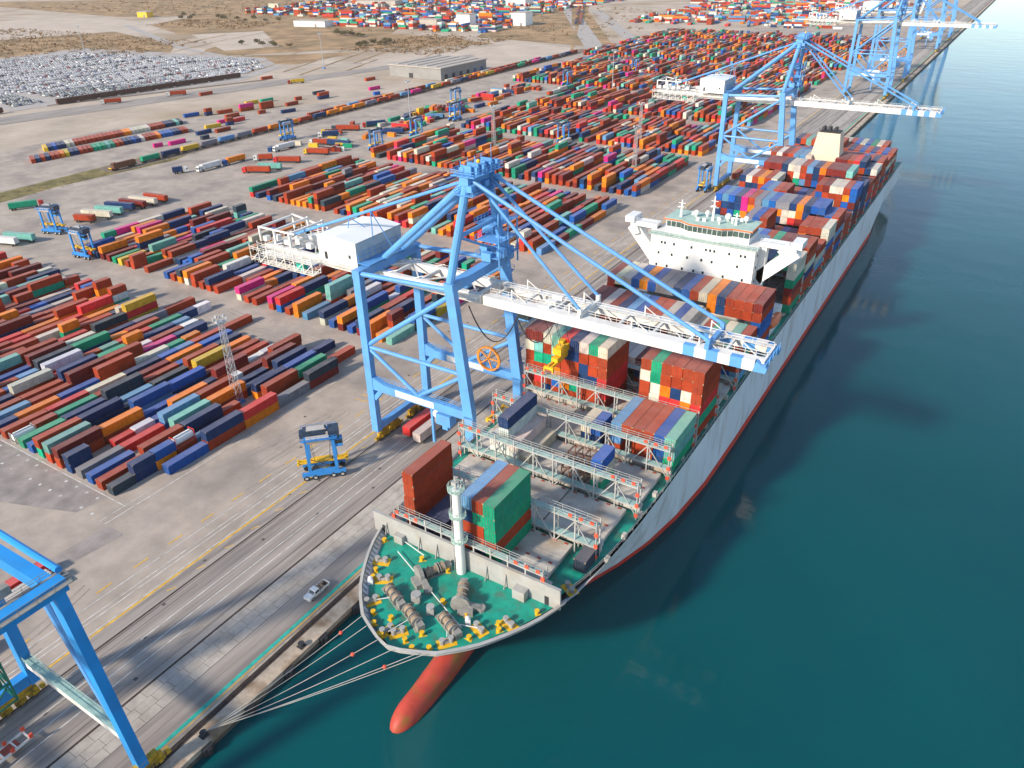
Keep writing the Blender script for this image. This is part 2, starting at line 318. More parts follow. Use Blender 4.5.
# ------------------------------------------------------------------ the container ship
MT['hull'] = mat('grey_hull_paint', (0.80, 0.81, 0.83), 0.45, var=0.06, sc=0.15, stain=(0.52, 0.45, 0.40), stain_amt=0.6, stain_sc=0.45, stretch=(1, 0.6, 0.15))
MT['boot'] = mat('red_bottom_paint', (0.74, 0.055, 0.03), 0.55, var=0.2, sc=0.3, stain=(0.30, 0.07, 0.04), stain_amt=0.6, stain_sc=0.3)
MT['bulb'] = mat('bulb_paint', (0.44, 0.055, 0.035), 0.55, var=0.15, sc=0.4, stain=(0.27, 0.10, 0.02), stain_amt=1.0, stain_sc=0.35)
MT['deck'] = mat('green_deck_paint', (0.010, 0.30, 0.215), 0.55, var=0.3, sc=0.35, stain=(0.07, 0.17, 0.12), stain_amt=0.85, stain_sc=0.4, contrast=(0.3, 0.7))
MT['ship_grey'] = mat('ship_grey_paint', (0.37, 0.365, 0.35), 0.6, var=0.1, sc=0.4, stain=(0.36, 0.29, 0.22), stain_amt=0.5, stain_sc=0.3)
MT['ship_white'] = mat('ship_white_paint', (0.78, 0.77, 0.74), 0.5, var=0.05, sc=0.2)
MT['hatch'] = mat('hatch_cover_paint', (0.52, 0.475, 0.42), 0.75, var=0.14, sc=0.3, stain=(0.33, 0.23, 0.15), stain_amt=0.7, stain_sc=0.2)
MT['lash'] = mat('lashing_grey', (0.42, 0.42, 0.40), 0.6, var=0.15, sc=0.4, stain=(0.33, 0.25, 0.18), stain_amt=0.25, stain_sc=0.35)
MT['lash_deck'] = mat('lashing_walkway', (0.30, 0.46, 0.43), 0.7, var=0.15, sc=0.5)
MT['red_mark'] = mat('red_marks', (0.75, 0.10, 0.05), 0.5, var=0.15)
MT['rust_red'] = mat('dull_red_socket', (0.36, 0.08, 0.05), 0.6, var=0.3)
MT['yellow'] = mat('yellow_paint', (0.78, 0.45, 0.02), 0.5, var=0.15, sc=0.8)
MT['dark'] = mat('dark_steel', (0.035, 0.035, 0.04), 0.6, var=0.3)
MT['glass'] = mat('dark_glass', (0.02, 0.035, 0.04), 0.1, var=0.1, spec=0.6)
MT['winch'] = mat('winch_grey', (0.27, 0.26, 0.235), 0.6, var=0.2, sc=1.0)
MT['rope'] = mat('rope_tan', (0.30, 0.22, 0.15), 0.9, var=0.3, sc=2.0)
MT['roof_green'] = mat('monkey_deck_green', (0.38, 0.52, 0.45), 0.6, var=0.12, sc=0.4)
MT['cream'] = mat('funnel_cream', (0.68, 0.54, 0.40), 0.5, var=0.05, sc=0.3)
MT['orange_trim'] = mat('orange_trim', (0.75, 0.18, 0.06), 0.5, var=0.1)

SB = (-63.9, 62.0, WZ)                                        # the ship's base point
SCX, HALF, DZ = -63.9, 22.6, 17.0
ship = thing('container_ship', SB, 'huge grey and red container ship moored along the quay, green foredeck towards the viewer', 'ship')
def spart(name, mb, m, parent=None): return mb.build(name, m, parent or ship, SB)
DECK = [(0, 0), (0.5, 2.6), (1.5, 5.0), (3, 8.0), (5.5, 10.7), (8, 12.9), (11, 15.0), (14.5, 17.0), (18, 18.6), (22, 20.0), (28, 21.2), (36, 22.0), (48, 22.5), (60, 22.6), (366, 22.6)]
WL = [(0, 0), (6, 2.0), (14, 5.5), (24, 10.5), (36, 15.6), (50, 19.6), (66, 22.0), (82, 22.6), (366, 22.6)]
def interp(tb, t):
    if t <= tb[0][0]: return tb[0][1]
    for (a, va), (b, vb) in zip(tb, tb[1:]):
        if t <= b: return va + (vb - va) * (t - a) / (b - a)
    return tb[-1][1]
Y0D, Y0W, YEND = 61.0, 80.0, 428.0
def stem(z):                                                  # y of the stem at height z
    s = max(0.0, min(1.0, (z - WZ) / (18 - WZ))); return Y0W + (Y0D - Y0W) * s ** 0.8
def halfw(y, z):
    s = max(0.0, min(1.0, (z - WZ) / (18 - WZ))); t = y - stem(z)
    a = interp(DECK, t); b = interp(WL, t); f = s ** 1.8
    hw = b + (a - b) * f
    if y > 372: hw = hw * (1 - (1 - min(1, (z + 2) / 9)) * 0.75 * ((y - 372) / 56) ** 1.5) if z < 7 else hw
    return max(0.02, hw)
def topz(y): return 18.2 if y < 84 else (18.2 - 0.9 * min(1, (y - 84) / 14))
def ring(z_of, ys):
    pass
TT = [0, 0.15, 0.4, 0.8, 1.5, 2.3, 3.2, 4.4, 6, 8, 10.5, 13.5, 17, 21, 26, 32, 40, 50, 62, 78, 100, 150, 200, 250, 300, 322, 335, 345, 354, 362, 367]
ZL = [-6, -2.5, 'red', 'red2', 4, 8, 12, 15, 17, 'top']
hull = MB()
for side in (-1, 1):
    rows = []
    for t in TT:
        r = []
        for z in ZL:
            zz = z
            if z == 'top': zz = topz(Y0D + t)
            if z in ('red', 'red2'): zz = 0.6 + 3.0 * max(0, 1 - t / 42) + (0.001 if z == 'red2' else 0)
            y = min(YEND, stem(zz) + t * (YEND - stem(zz)) / 367.0)
            r.append((SCX + side * halfw(y, zz), y, zz))
        rows.append(r)
    for i in range(len(TT) - 1):
        for j in range(len(ZL) - 1):
            q = [rows[i][j], rows[i + 1][j], rows[i + 1][j + 1], rows[i][j + 1]]
            if side > 0: q = q[::-1]
            hull.add(q, [(0, 1, 2, 3)], 1 if j < 3 else 0)
pts = []
zs = [-6, 0.6, 8, 17.3]
for a, b in zip(zs, zs[1:]):
    hull.add([(SCX - halfw(YEND, a), YEND, a), (SCX + halfw(YEND, a), YEND, a), (SCX + halfw(YEND, b), YEND, b), (SCX - halfw(YEND, b), YEND, b)], [(3, 2, 1, 0)], 1 if b <= 0.6 else 0)
hobj = spart('hull', hull, [MT['hull'], MT['boot']])
for p in hobj.data.polygons: p.use_smooth = True
# bulwark inner face and cap along the forecastle
bw = MB(); cap = []
for side in (-1, 1):
    prev = None
    for t in [0.0, 0.5, 1, 2, 3, 4.5, 6, 8, 10, 12.5, 15, 18, 21, 23.5]:
        y = Y0D + t; o = halfw(y, 18.2); cur = [(SCX + side * o, y, 18.2), (SCX + side * max(0.01, o - 0.45), y + 0.3, 18.32), (SCX + side * max(0.01, o - 0.5), y + 0.35, 17.0)]
        if prev:
            for a, b in ((0, 1), (1, 2)):
                q = [prev[a], cur[a], cur[b], prev[b]]; bw.add(q, [(0, 1, 2, 3)])
        prev = cur
    for t in range(2, 23):
        y = Y0D + t * 1.0 + 1; o = halfw(y, 18.2)
        bw.bar((SCX + side * (o - 0.5), y + 0.3, 18.1), (SCX + side * (o - 1.1), y + 0.6, 17.0), 0.15, 0.15)
spart('bulwark', bw, MT['ship_grey'])
def deck_outline(y0, y1, n, z, inset):
    L_, R_ = [], []
    for i in range(n + 1):
        y = y0 + (y1 - y0) * i / n; h = max(0.05, halfw(y - 0.3, z - .1) - inset); L_.append((SCX - h, y)); R_.append((SCX + h, y))
    return R_ + L_[::-1]
d = MB(); d.sheet(deck_outline(61.6, 84.0, 26, DZ, 0.3), DZ); spart('forecastle_deck', d, MT['deck'])
d = MB(); d.sheet(deck_outline(84.0, YEND - 0.2, 60, DZ - 1, 0.25), DZ - 0.02); spart('main_deck', d, MT['deck'])
# bulbous bow: elongated drop just awash
bb = MB(); n, k = 20, 16; bv = []
for i in range(k + 1):
    t = i / k; y = 59.6 + 26 * t ** 1.5; r = 2.75 * math.sqrt(max(0, 1 - (1 - min(1, y / 5.2 - 59.6 / 5.2)) ** 2)) * (1 + 0.12 * t); cz = -2.35 + 0.5 * t + 5.5 * max(0, t - .42) ** 1.3
    bv += [(SCX + r * 0.86 * math.cos(2 * math.pi * j / n), y, cz + r * 1.05 * math.sin(2 * math.pi * j / n)) for j in range(n)]
bb.add(bv, [(i * n + j, i * n + (j + 1) % n, (i + 1) * n + (j + 1) % n, (i + 1) * n + j) for i in range(k) for j in range(n)])
bo = spart('bulbous_bow', bb, MT['bulb'])
for p in bo.data.polygons: p.use_smooth = True
# breakwater with its foot brackets
b = MB(); b.span((-85.2, 83.0, DZ), (-44.2, 83.4, 21.4))
b.span((-52.8, 81.4, DZ), (-50.4, 82.98, 19.0)); b.span((-79.6, 81.9, DZ), (-77.6, 82.98, 18.8))
for x in (-82, -74, -70, -59, -55): b.bar((x, 83.0, 20.0), (x, 82.3, DZ), 0.14, 0.3)
b.span((-85.2, 82.9, 21.4), (-44.2, 83.5, 21.55))
bwk = spart('breakwater', b, MT['ship_grey'])
m_ = MB()
for x in (-83.2, -66.0, -47.2): m_ = MB(); m_.span((x, 82.92, DZ + 0.1), (x + 0.8, 82.997, DZ + 2.0)); spart('door', m_, MT['dark'], bwk)
# foremast
f = MB(); f.tube((-64.0, 82.0, DZ), (-64.0, 82.0, 35.8), 0.88, 14, r2=0.78)
mast = spart('foremast', f, MT['ship_white'])
for z in (24.5, 30.0, 35.6):
    p_ = MB(); p_.tube((-64, 82, z), (-64, 82, z + 0.15), 1.5, 12)
    for i in range(12):
        a = 2 * math.pi * i / 12; a2 = a + math.pi / 6
        p_.bar((-64 + 1.45 * math.cos(a), 82 + 1.45 * math.sin(a), z), (-64 + 1.45 * math.cos(a), 82 + 1.45 * math.sin(a), z + 1.1), 0.08)
        p_.bar((-64 + 1.45 * math.cos(a), 82 + 1.45 * math.sin(a), z + 1.1), (-64 + 1.45 * math.cos(a2), 82 + 1.45 * math.sin(a2), z + 1.1), 0.08)
    spart('mast_platform', p_, MT['roof_green'], mast)
p_ = MB(); p_.tube((-64, 82, 35.7), (-64, 82, 38.4), 0.18, 6); p_.box((-64, 81.6, 37.2), (1.0, 0.5, 0.6)); p_.box((-63.2, 82.4, 36.6), (0.5, 0.5, 0.7)); spart('mast_light', p_, MT['ship_grey'], mast)
l_ = MB()
for s in (-0.3, 0.3): l_.bar((-65.2, 82 + s, DZ), (-65.05, 82 + s, 35.5), 0.07)
for i in range(30): l_.bar((-65.2, 81.7, DZ + i * 0.62), (-65.2, 82.3, DZ + i * 0.62), 0.06)
spart('ladder', l_, MT['ship_grey'], mast)
# mooring winches and windlasses
def winch(x, y, a, big=False):
    c, s = math.cos(a), math.sin(a); k_ = 0.82; P_ = lambda u, v, z: (x + k_ * (u * c - v * s), y + k_ * (u * s + v * c), DZ + k_ * z)
    g = MB(); n = 3 if not big else 2
    for u in (-2.4, -0.8, 0.9, 2.5): g.bar(P_(u, 0, 0), P_(u, 0, 1.9), 0.22, 1.0)
    g.box(P_(3.3, 0.1, 0.7), (1.3, 1.3, 1.4), rz=a); g.box(P_(0, 0, 0.12), (6.4, 1.8, 0.24), rz=a)
    for u in (-2.15, -1.05, 0.65, 1.15, 2.25): g.tube(P_(u, 0, 1.25), P_(u + 0.15, 0, 1.25), 1.05, 14)
    if big:
        g.tube(P_(-3.9, 0, 1.7), P_(-3.0, 0, 1.7), 1.65, 16); g.box(P_(-4.4, -1.2, 0.6), (1.6, 2.6, 1.2), rz=a)
        g.bar(P_(-3.4, -1.0, 1.4), P_(-3.4, -4.2, 0.5), 1.1, 0.8); g.tube(P_(-3.4, -4.3, 0), P_(-3.4, -4.3, 0.9), 0.8, 10)
    o = spart('mooring_winch' if not big else 'anchor_windlass', g, MT['winch'])
    r_ = MB(); r_.tube(P_(-2.0, 0, 1.25), P_(-1.06, 0, 1.25), 0.85, 14); r_.tube(P_(1.31, 0, 1.25), P_(2.24, 0, 1.25), 0.88, 14); r_.tube(P_(-0.88, 0, 1.25), P_(0.64, 0, 1.25), 0.7, 14)
    spart('rope_drum', r_, MT['rope'], o)
winch(-70.4, 70.7, R(-24)); winch(-64.6, 68.6, R(-26)); winch(-58.4, 70.4, R(-24))
winch(-67.9, 79.0, R(62), True); winch(-60.2, 77.0, R(118), True)
for x, y, s in ((-66.6, 72.2, 1.5), (-62.7, 71.2, 1.2)):
    g = MB(); g.box((x, y, DZ + 0.7), (s, s, 1.4), rz=0.5); g.tube((x, y, DZ + 1.4), (x, y, DZ + 1.7), s * 0.6, 10); spart('control_stand', g, MT['ship_grey'])
bits = [(-78.1, 76.5, .4), (-74.7, 73.1, .55), (-73.1, 67.9, 1.0), (-64.7, 64.9, .9), (-66.6, 64.2, 1.2), (-53.6, 72.4, -.35), (-50.0, 75.9, -.3), (-56.6, 67.4, .9), (-45.1, 88.2, -.5)]
for x, y, a in bits:
    g = MB(); g.box((x, y, DZ + 0.03), (3.2, 2.0, 0.06), rz=a); o = spart('bitts_plate', g, MT['yellow'])
    g = MB(); c, s = math.cos(a), math.sin(a)
    for u in (-0.75, 0.75): g.tube((x + u * c, y + u * s, DZ), (x + u * c, y + u * s, DZ + 1.1), 0.38, 9); g.tube((x + u * c, y + u * s, DZ + 1.0), (x + u * c, y + u * s, DZ + 1.15), 0.5, 9)
    g.box((x, y, DZ + 0.4), (2.2, 0.5, 0.5), rz=a); spart('mooring_bitts', g, MT['ship_grey'], o)
for x, y in [(-77.4, 74.1), (-81.2, 81.0), (-66.1, 80.6), (-71.9, 80.6), (-62.3, 74.1), (-57.2, 73.9), (-69.3, 64.2), (-71.0, 66.0), (-66.6, 62.9), (-62.6, 64.1), (-61.0, 66.6), (-50.6, 73.8), (-47.2, 80.4), (-58.2, 64.8), (-60.6, 63.4), (-67.6, 66.6), (-76.6, 72.4), (-51.4, 74.9), (-53.9, 69.9)]:
    g = MB(); a = rnd.uniform(0, 6); c, s = math.cos(a), math.sin(a)
    g.prism([(x + 0.9 * c, y + 0.9 * s), (x - 0.5 * c - 0.55 * s, y - 0.5 * s + 0.55 * c), (x - 0.5 * c + 0.55 * s, y - 0.5 * s - 0.55 * c)], DZ + 0.004, DZ + 0.05); g.tube((x, y, DZ), (x, y, DZ + 0.75), 0.34, 8); g.tube((x, y, DZ + 0.7), (x, y, DZ + 0.85), 0.45, 8)
    spart('roller_fairlead', g, MT['yellow'])
g = MB()
for a, b_ in (((-77, 79.8), (-56, 70.8)), ((-73, 67.9), (-70.6, 70)), ((-66, 64), (-64.6, 68)), ((-56.6, 67.4), (-58.4, 70)), ((-79.5, 83.0), (-72, 81.4)), ((-53.6, 72.4), (-57.5, 71))): g.bar((a[0], a[1], DZ + 0.5), (b_[0], b_[1], DZ + 0.6), 0.13)
spart('deck_rope', g, MT['ship_white'])
for x, y in ((-76.2, 71.3), (-56.0, 72.6)):
    g = MB(); g.box((x, y, DZ + 0.55), (0.9, 0.9, 1.1), rz=0.6); g.ball((x, y, DZ + 1.2), 0.45); spart('deck_vent', g, MT['hull'])

# hatch covers, lashing bridges, rails
PX0, CW = -84.7, 2.44
BAYS = [84.9 + 14.4 * i for i in range(8)] + [219.0 + 14.4 * i for i in range(14)]
HZ = 18.4
for bi, y in enumerate(BAYS):
    if bi > 9 and bi not in (10, 11): edges = (-85.9, -42.0)
    w0 = min(22.0, halfw(y, 15) - 1.7)
    cols_ = [(-w0, -w0 / 3 - 0.15), (-w0 / 3 + 0.15, w0 / 3 - 0.15), (w0 / 3 + 0.15, w0)] if bi else [(-w0, -0.2), (0.2, w0 - 1)]
    if y > 345 and y < 350: continue
    for a, b_ in cols_:
        g = MB(); g.span((SCX + a, y - 0.3, DZ + 0.45), (SCX + b_, y + 12.5, HZ - 0.03)); g.span((SCX + a + .6, y, DZ - 0.01), (SCX + b_ - .6, y + 12.2, DZ + 0.45))
        n = max(1, round((b_ - a) / CW))
        for i in range(n):
            for yy in (0.15, 6.1, 12.05): g.box((SCX + a + (i + 0.5) * (b_ - a) / n, y + yy, HZ + 0.02), (0.75, 0.42, 0.1), m=1)
        for k in range(1, 3): g.span((SCX + a, y + k * 4.1, HZ - 0.03), (SCX + b_, y + k * 4.1 + 0.12, HZ + 0.02))
        spart('hatch_cover', g, [MT['hatch'], MT['rust_red']])
def lashing_bridge(y, full=True):
    hw = min(22.2, halfw(y, 15) - 0.7); x0, x1 = SCX - hw, SCX + hw; n = 9
    g = MB(); tops = 26.0 if y > 90 else 24.0; first = y < 90; zb = 21.5 if first else DZ; dd = 0.55 if first else 0.75
    xs = [x0 + (x1 - x0) * i / n for i in range(n + 1)]
    for x in xs:
        for dy in (-dd, dd): g.bar((x, y + dy, zb), (x, y + dy, tops - (0 if dy < 0 or x in (xs[0], xs[-1]) else 1.2)), 0.24, 0.24)
        g.bar((x, y - dd, 22.0), (x, y + dd, 22.0), 0.25)
    for z in ((tops - 1.2,) if first else (20.2, tops - 1.2)):
        for dy in (-dd - .05, dd + .05): g.bar((x0, y + dy, z - 0.12), (x1, y + dy, z - 0.12), 0.16, 0.24)
    if full:
        for i in range(n):
            z0, z1 = (DZ + 1.0, tops - 1.4); a, b_ = (z0, z1) if i % 2 else (z1, z0)
            for dy in (() if first else (-0.8,)): g.bar((xs[i], y + dy, a), (xs[i + 1], y + dy, b_), 0.18)
        for dy in (-dd, dd): g.rail((x0, y + dy, tops - 1.2), (x1, y + dy, tops - 1.2), 1.2, 2.44, 0, 0.07)
        
    o = spart('lashing_bridge', g, MT['lash'])
    g = MB()
    for z in ((tops - 1.2,) if first else (20.2, tops - 1.2)): g.span((x0, y - dd + .05, z), (x1, y + dd - .05, z + 0.06))
    spart('walkway', g, MT['lash_deck'], o)
    for sx in (x0, x1):
        d_ = 1 if sx == x0 else -1; g = MB()
        g.bar((sx, y - 0.9, 17.8 if not first else 21.8), (sx, y - 0.9, tops), .12, None, 1); g.bar((sx, y - 0.93, tops - .35), (sx + d_ * 6.6, y - 0.93, tops - .35), .1, None, 1)
        for i, z in enumerate((22.3,) if first else (18.2, 20.6, 23.2)): g.box((sx - d_ * 0.05, y - 0.95, z), (0.7, 0.3, 0.8))
        for i in range(3): g.box((sx + d_ * (0.9 + i * 2.2), y - 0.95, tops - 0.4), (0.75, 0.22, 0.6))
        spart('signal_plate', g, [MT['red_mark'], MT['lash']], o)
    if full:
        for sx, d_ in (() if first and False else ((x0, 1), (x1, -1))):
            g = MB(); g.span((sx, y + 1.2, DZ + 1.4), (sx + d_ * 3.4, y + 2.6, DZ + 1.8)); g.box((sx + d_ * 0.5, y + 1.9, DZ + 0.7), (0.7, 0.9, 1.4)); g.box((sx + d_ * 3.0, y + 1.9, DZ + 0.7), (0.5, 0.9, 1.4))
            spart('stanchion', g, MT['hatch'], o)
LB = [84.1 if i == 0 else 83.3 + 14.4 * i for i in range(8)] + [217.3 + 14.4 * i for i in range(1, 14)]
for i, y in enumerate(LB): lashing_bridge(y, i < 9)
for side in (-1, 1):
    g = MB()
    ys = [86, 90, 95, 100, 106, 112, 120, 130, 145, 170, 200, 250, 300, 350, 400, 427]
    for a, b_ in zip(ys, ys[1:]):
        pa = (SCX + side * (halfw(a, 17) - 0.15), a, topz(a) - 0.05); pb = (SCX + side * (halfw(b_, 17) - 0.15), b_, topz(b_) - 0.05)
        g.rail(pa, pb, 1.1, 1.8 if a < 300 else 4, 0, 0.08)
    spart('deck_rail', g, MT['ship_grey'])
for i in range(26):
    y = 98 + i * 7.4
    if 200 < y < 218: continue
    g = MB(); g.box((-42.6, y, DZ + 0.5), (0.8, 1.1, 1.0)); spart('deck_locker', g, MT['hatch'])

MT['window_green'] = mat('bridge_glass', (0.07, 0.11, 0.10), 0.15, var=0.2, sc=0.6)
# superstructure (bridge tower) with wings
YF, YB = 200.6, 214.5; XL, XR = -79.6, -49.6
g = MB(); g.span((XL, YF, DZ), (XR, YB, 42.6)); g.span((-84.5, YF + 3, DZ), (-43.2, YB, 23.0))
sup = spart('bridge_tower', g, MT['ship_white'])
g = MB()
for z, xs in ((40.4, [-76.3, -75.3, -72.6, -67.4, -63.2, -62.0, -60.8, -56.6, -53.4, -52.2]), (37.2, [-77, -73, -68.4, -64.2, -61.2, -54.0]), (33.6, [-77.4, -74.2, -69.6, -66.2, -63.4, -57.6, -52.2]), (30.2, [-76.8, -73.6, -68.9, -65.2, -61.7, -55.0, -51.6]), (26.8, [-76.8, -72.0, -65.0, -58.0, -52.0])):
    for x in xs: g = MB(); g.box((x, YF - 0.03, z), (0.55, 0.14, 0.75)); spart('window', g, MT['glass'], sup)
for z in (25, 29, 33, 37, 40.4):
    for y in (203, 209): g = MB(); g.box((XR + 0.03, y, z), (0.14, 0.6, 0.75)); spart('window', g, MT['glass'], sup)
g = MB(); g.span((XL - 0.6, YF - 0.7, 42.6), (XR + 0.6, YF + 2.4, 42.78)); spart('front_gallery', g, MT['roof_green'], sup)
g = MB(); g.rail((XL - 0.6, YF - 0.65, 42.8), (XR + 0.6, YF - 0.65, 42.8), 1.0, 1.5, 0, 0.06)
for s in (-1, 1):
    bx = XL if s < 0 else XR; tip = SCX + s * 24.0
    g.span((min(bx, tip), 204.4, 42.6), (max(bx, tip), 208.4, 43.9)); g.span((tip - 1.4, 203.6, 43.6), (tip + 1.4, 209.2, 45.3))
    n_ = [(bx, 32.5), (bx, 42.6), (bx + s * 1.6, 42.6), (bx + s * 1.6, 33.6)]
    g.bar((bx, 206.2, 33.0), (tip - s * 0.2, 206.2, 42.4), 2.4, 3.4); g.bar((bx + s * 0.9, 206.2, 31.4), (bx + s * 0.9, 206.2, 43), 1.8, 2.4)
    g.bar((bx + s * 6.2, 206.2, 40.2), (tip - s * 1.0, 206.2, 42.8), 2.2, 4.4)
    g.rail((bx, 204.5, 43.9), (tip, 204.5, 43.9), 1.0, 2, 0, 0.06)
spart('bridge_wing', g, MT['ship_white'], sup)
wh = [(-76.6, 203.8), (-72.2, 203.8), (-69.6, 202.2), (-59.8, 202.2), (-57.2, 203.8), (-52.6, 203.8), (-52.6, 212.6), (-76.6, 212.6)]
g = MB(); g.prism(wh, 42.6, 44.2); g.prism([(x + (0.25 if x < SCX else -0.25), y + 0.1) for x, y in wh], 46.0, 46.3)
whs = spart('wheelhouse', g, MT['ship_white'], sup)
g = MB(); g.prism([(SCX + (x - SCX) * 0.985, y + 0.16) for x, y in wh], 44.2, 46.0); spart('bridge_window', g, MT['window_green'], sup)
g = MB()
for (a, b_) in zip(wh, wh[1:6]):
    L_ = math.dist(a, b_); n_ = max(1, round(L_ / 1.5))
    for i in range(n_ + 1): x = a[0] + (b_[0] - a[0]) * i / n_; y = a[1] + (b_[1] - a[1]) * i / n_; g.bar((x, y, 44.2), (x, y + 0.05, 46.0), 0.12)
    g.bar((a[0], a[1], 44.26), (b_[0], b_[1], 44.26), .12); g.bar((a[0], a[1], 45.95), (b_[0], b_[1], 45.95), .12)
spart('window_frame', g, MT['ship_white'], sup)
ro = [(-77.4, 203.3), (-72.0, 203.3), (-69.5, 201.6), (-59.9, 201.6), (-57.3, 203.3), (-51.8, 203.3), (-51.8, 213.2), (-77.4, 213.2)]
g = MB(); g.prism(ro, 46.3, 46.62); spart('roof_edge', g, MT['orange_trim'], sup)
g = MB(); g.prism([(SCX - .5 + (x - SCX + .5) * 0.985, 208 + (y - 208) * 0.97) for x, y in ro], 46.6, 46.7); spart('monkey_deck', g, MT['roof_green'], sup)
g = MB()
for a, b_ in zip(ro, ro[1:] + ro[:1]): g.rail((a[0], a[1], 46.6), (b_[0], b_[1], 46.6), 1.0, 1.5, 0, 0.05)
for x, y, h in ((-64.4, 207.5, 7.0), (-73.4, 206.5, 5.0), (-57.6, 206.8, 3.4)):
    g = MB(); g.tube((x, y, 46.6), (x, y, 46.6 + h), 0.42, 6, r2=0.16)
    for k in (0.55, 0.8): g.bar((x - 1.3 * (1.1 - k) - 0.6, y, 46.6 + h * k), (x + 1.3 * (1.1 - k) + 0.6, y, 46.6 + h * k), 0.14)
    g.box((x, y - 0.5, 46.6 + h * 0.62), (1.4, 0.3, 0.25)); spart('radar_mast', g, MT['ship_white'], sup)
for x, y, r_ in ((-69.6, 208.4, 0.8), (-60.6, 209.2, 0.95), (-66.8, 209.8, 0.7), (-55.6, 209.6, 0.8), (-58.8, 207.6, .6), (-61.8, 205.2, .6)): g = MB(); g.tube((x, y, 46.6), (x, y, 47.3), 0.3, 6); g.ball((x, y, 47.9), r_); spart('satellite_dome', g, MT['ship_white'], sup)
for x, y in ((-68, 205.4), (-66.2, 205.6), (-63, 208.4), (-57, 210.5), (-71, 210)): g = MB(); g.box((x, y, 47.1), (0.9, 0.7, 1.0)); spart('roof_locker', g, MT['ship_white'], sup)
# lifeboats and davits
for s in (-1, 1):
    x = SCX + s * 21.4; g = MB()
    for i in range(7):
        t = i / 7; r0 = 1.45 * math.sin(math.pi * (0.12 + 0.76 * t)) ** 0.5; r1 = 1.45 * math.sin(math.pi * (0.12 + 0.76 * (i + 1) / 7)) ** 0.5
        g.tube((x, 199.2 + 9 * t, 22.4), (x, 199.2 + 9 * (i + 1) / 7, 22.4), r0, 10, r2=r1)
    lb = spart('lifeboat', g, MT['orange_trim'])
    g = MB()
    for y in (200.5, 206.8): g.bar((x - s * 1.8, y, DZ), (x - s * 1.6, y, 25.6), 0.4); g.bar((x - s * 1.6, y, 25.4), (x + s * 0.4, y, 25.0), 0.4)
    spart('davit', g, MT['ship_white'], lb)
# funnel and engine casing
g = MB(); g.span((-74, 349, DZ), (-56, 361.6, 27))
fy = 351.0
g.add([(-70.8, fy, 27), (-57.4, fy, 27), (-57.4, 361, 27), (-70.8, 361, 27), (-68.6, fy + 1.6, 43.2), (-59.6, fy + 1.6, 43.2), (-59.6, 359.6, 43.2), (-68.6, 359.6, 43.2)], MB.BF)
fn = spart('funnel', g, MT['cream'])
g = MB(); g.span((-68.2, fy + 2, 43.2), (-60.0, 359.2, 43.6))
for x in (-67, -64.6, -62.2):
    for y in (355, 357.4): g.tube((x, y, 43.4), (x - 0.2, y + 0.6, 45.0), 0.7, 8)
g.rail((-68.3, fy + 1.9, 43.5), (-59.8, fy + 1.9, 43.5), 1.1, 1.2, 0, 0.12)
spart('exhaust_pipes', g, MT['dark'], fn)
# ------------------------------------------------------------------ containers
PAL = {'R': ((0.35, 0.044, 0.013), 'rust red'), 'M': ((0.175, 0.018, 0.016), 'maroon'), 'N': ((0.008, 0.038, 0.125), 'navy blue'), 'B': ((0.010, 0.095, 0.36), 'blue'),
       'L': ((0.10, 0.26, 0.46), 'light blue'), 'O': ((0.74, 0.20, 0.008), 'orange'), 'G': ((0.004, 0.29, 0.16), 'green'), 'T': ((0.16, 0.42, 0.36), 'pale teal'),
       'C': ((0.58, 0.53, 0.43), 'cream'), 'W': ((0.66, 0.66, 0.64), 'white'), 'Y': ((0.62, 0.40, 0.03), 'yellow'), 'P': ((0.62, 0.018, 0.20), 'magenta'), 'S': ((0.21, 0.205, 0.235), 'grey'),
       'D': ((0.026, 0.046, 0.068), 'dark slate'), 'E': ((0.58, 0.03, 0.03), 'bright red')}
MIX = 'RRRRRRRRRRRMMMMNNNNBBBLOOOOOGGGTTCCCWSDEEYP'
FARMIX = 'RRRRRRRRRRRRRRMMMNNBBLOOOOOOGGGTTCCCSDEEP'
MT['box'] = paint_mat('container_paint', 'object'); MT['boxes'] = paint_mat('container_paint_mass', 'mesh')
MT['casting'] = mat('corner_casting', (0.34, 0.25, 0.15), 0.6, 0.1, var=.4, sc=.5); MT['lockbar'] = mat('locking_bar', (0.17, 0.12, 0.10), 0.5, 0.3)
CELLS = []                                                   # every container: dict
def put(reg, i, s, stack, x, y, z0, L, h, name, xw=2.438):
    """stack: colour letters bottom to top at column i, half-slot s"""
    for k, ch in enumerate(stack):
        CELLS.append(dict(reg=reg, i=i, s=s, n=2 if L > 8 else 1, k=k, top=k == len(stack) - 1, nt=len(stack), x=x, y=y, z=z0 + k * h, L=L, h=h - 0.02, c=ch, name=name, w=xw))
def rstack(r, n, mix=MIX): return ''.join(r.choice(mix) for _ in range(n))
def row_tokens(reg, i, x, y0, toks, name):
    s = 0
    for t in toks.split():
        if t in '-=': s += 1 if t == '-' else 2; continue
        big = t[0].isupper(); L = 12.19 if big else 6.06; n = 2 if big else 1
        put(reg, i, s, t.upper(), x, y0 + s * 6.2 + L / 2, 0.0, L, 2.6 if rnd.random() < .6 else 2.85, name); s += n
Y1 = ["= B RN OE S MD", "d nn ob rw l r = RR RG R", "R OR NN r - ON BB =", "B = RT RO N NN N", "S E BL RR N RM", "nn - e w b RO o w M RR", "RM RO B N RM w w", "RT R LB NB M R", "GR NN D D RY R",
      "b r B L D OR O", "G N DD R B N", "w r G R M O B", "R E C N b l R R", "n O B RR C g o", "L R MM RR P N", "o r R NN L w R w", "N RC E G ro N l", "R B RW r t E G n w", "MM r l DD NG o R", "C B MM R N S R"]
rc = random.Random(11)
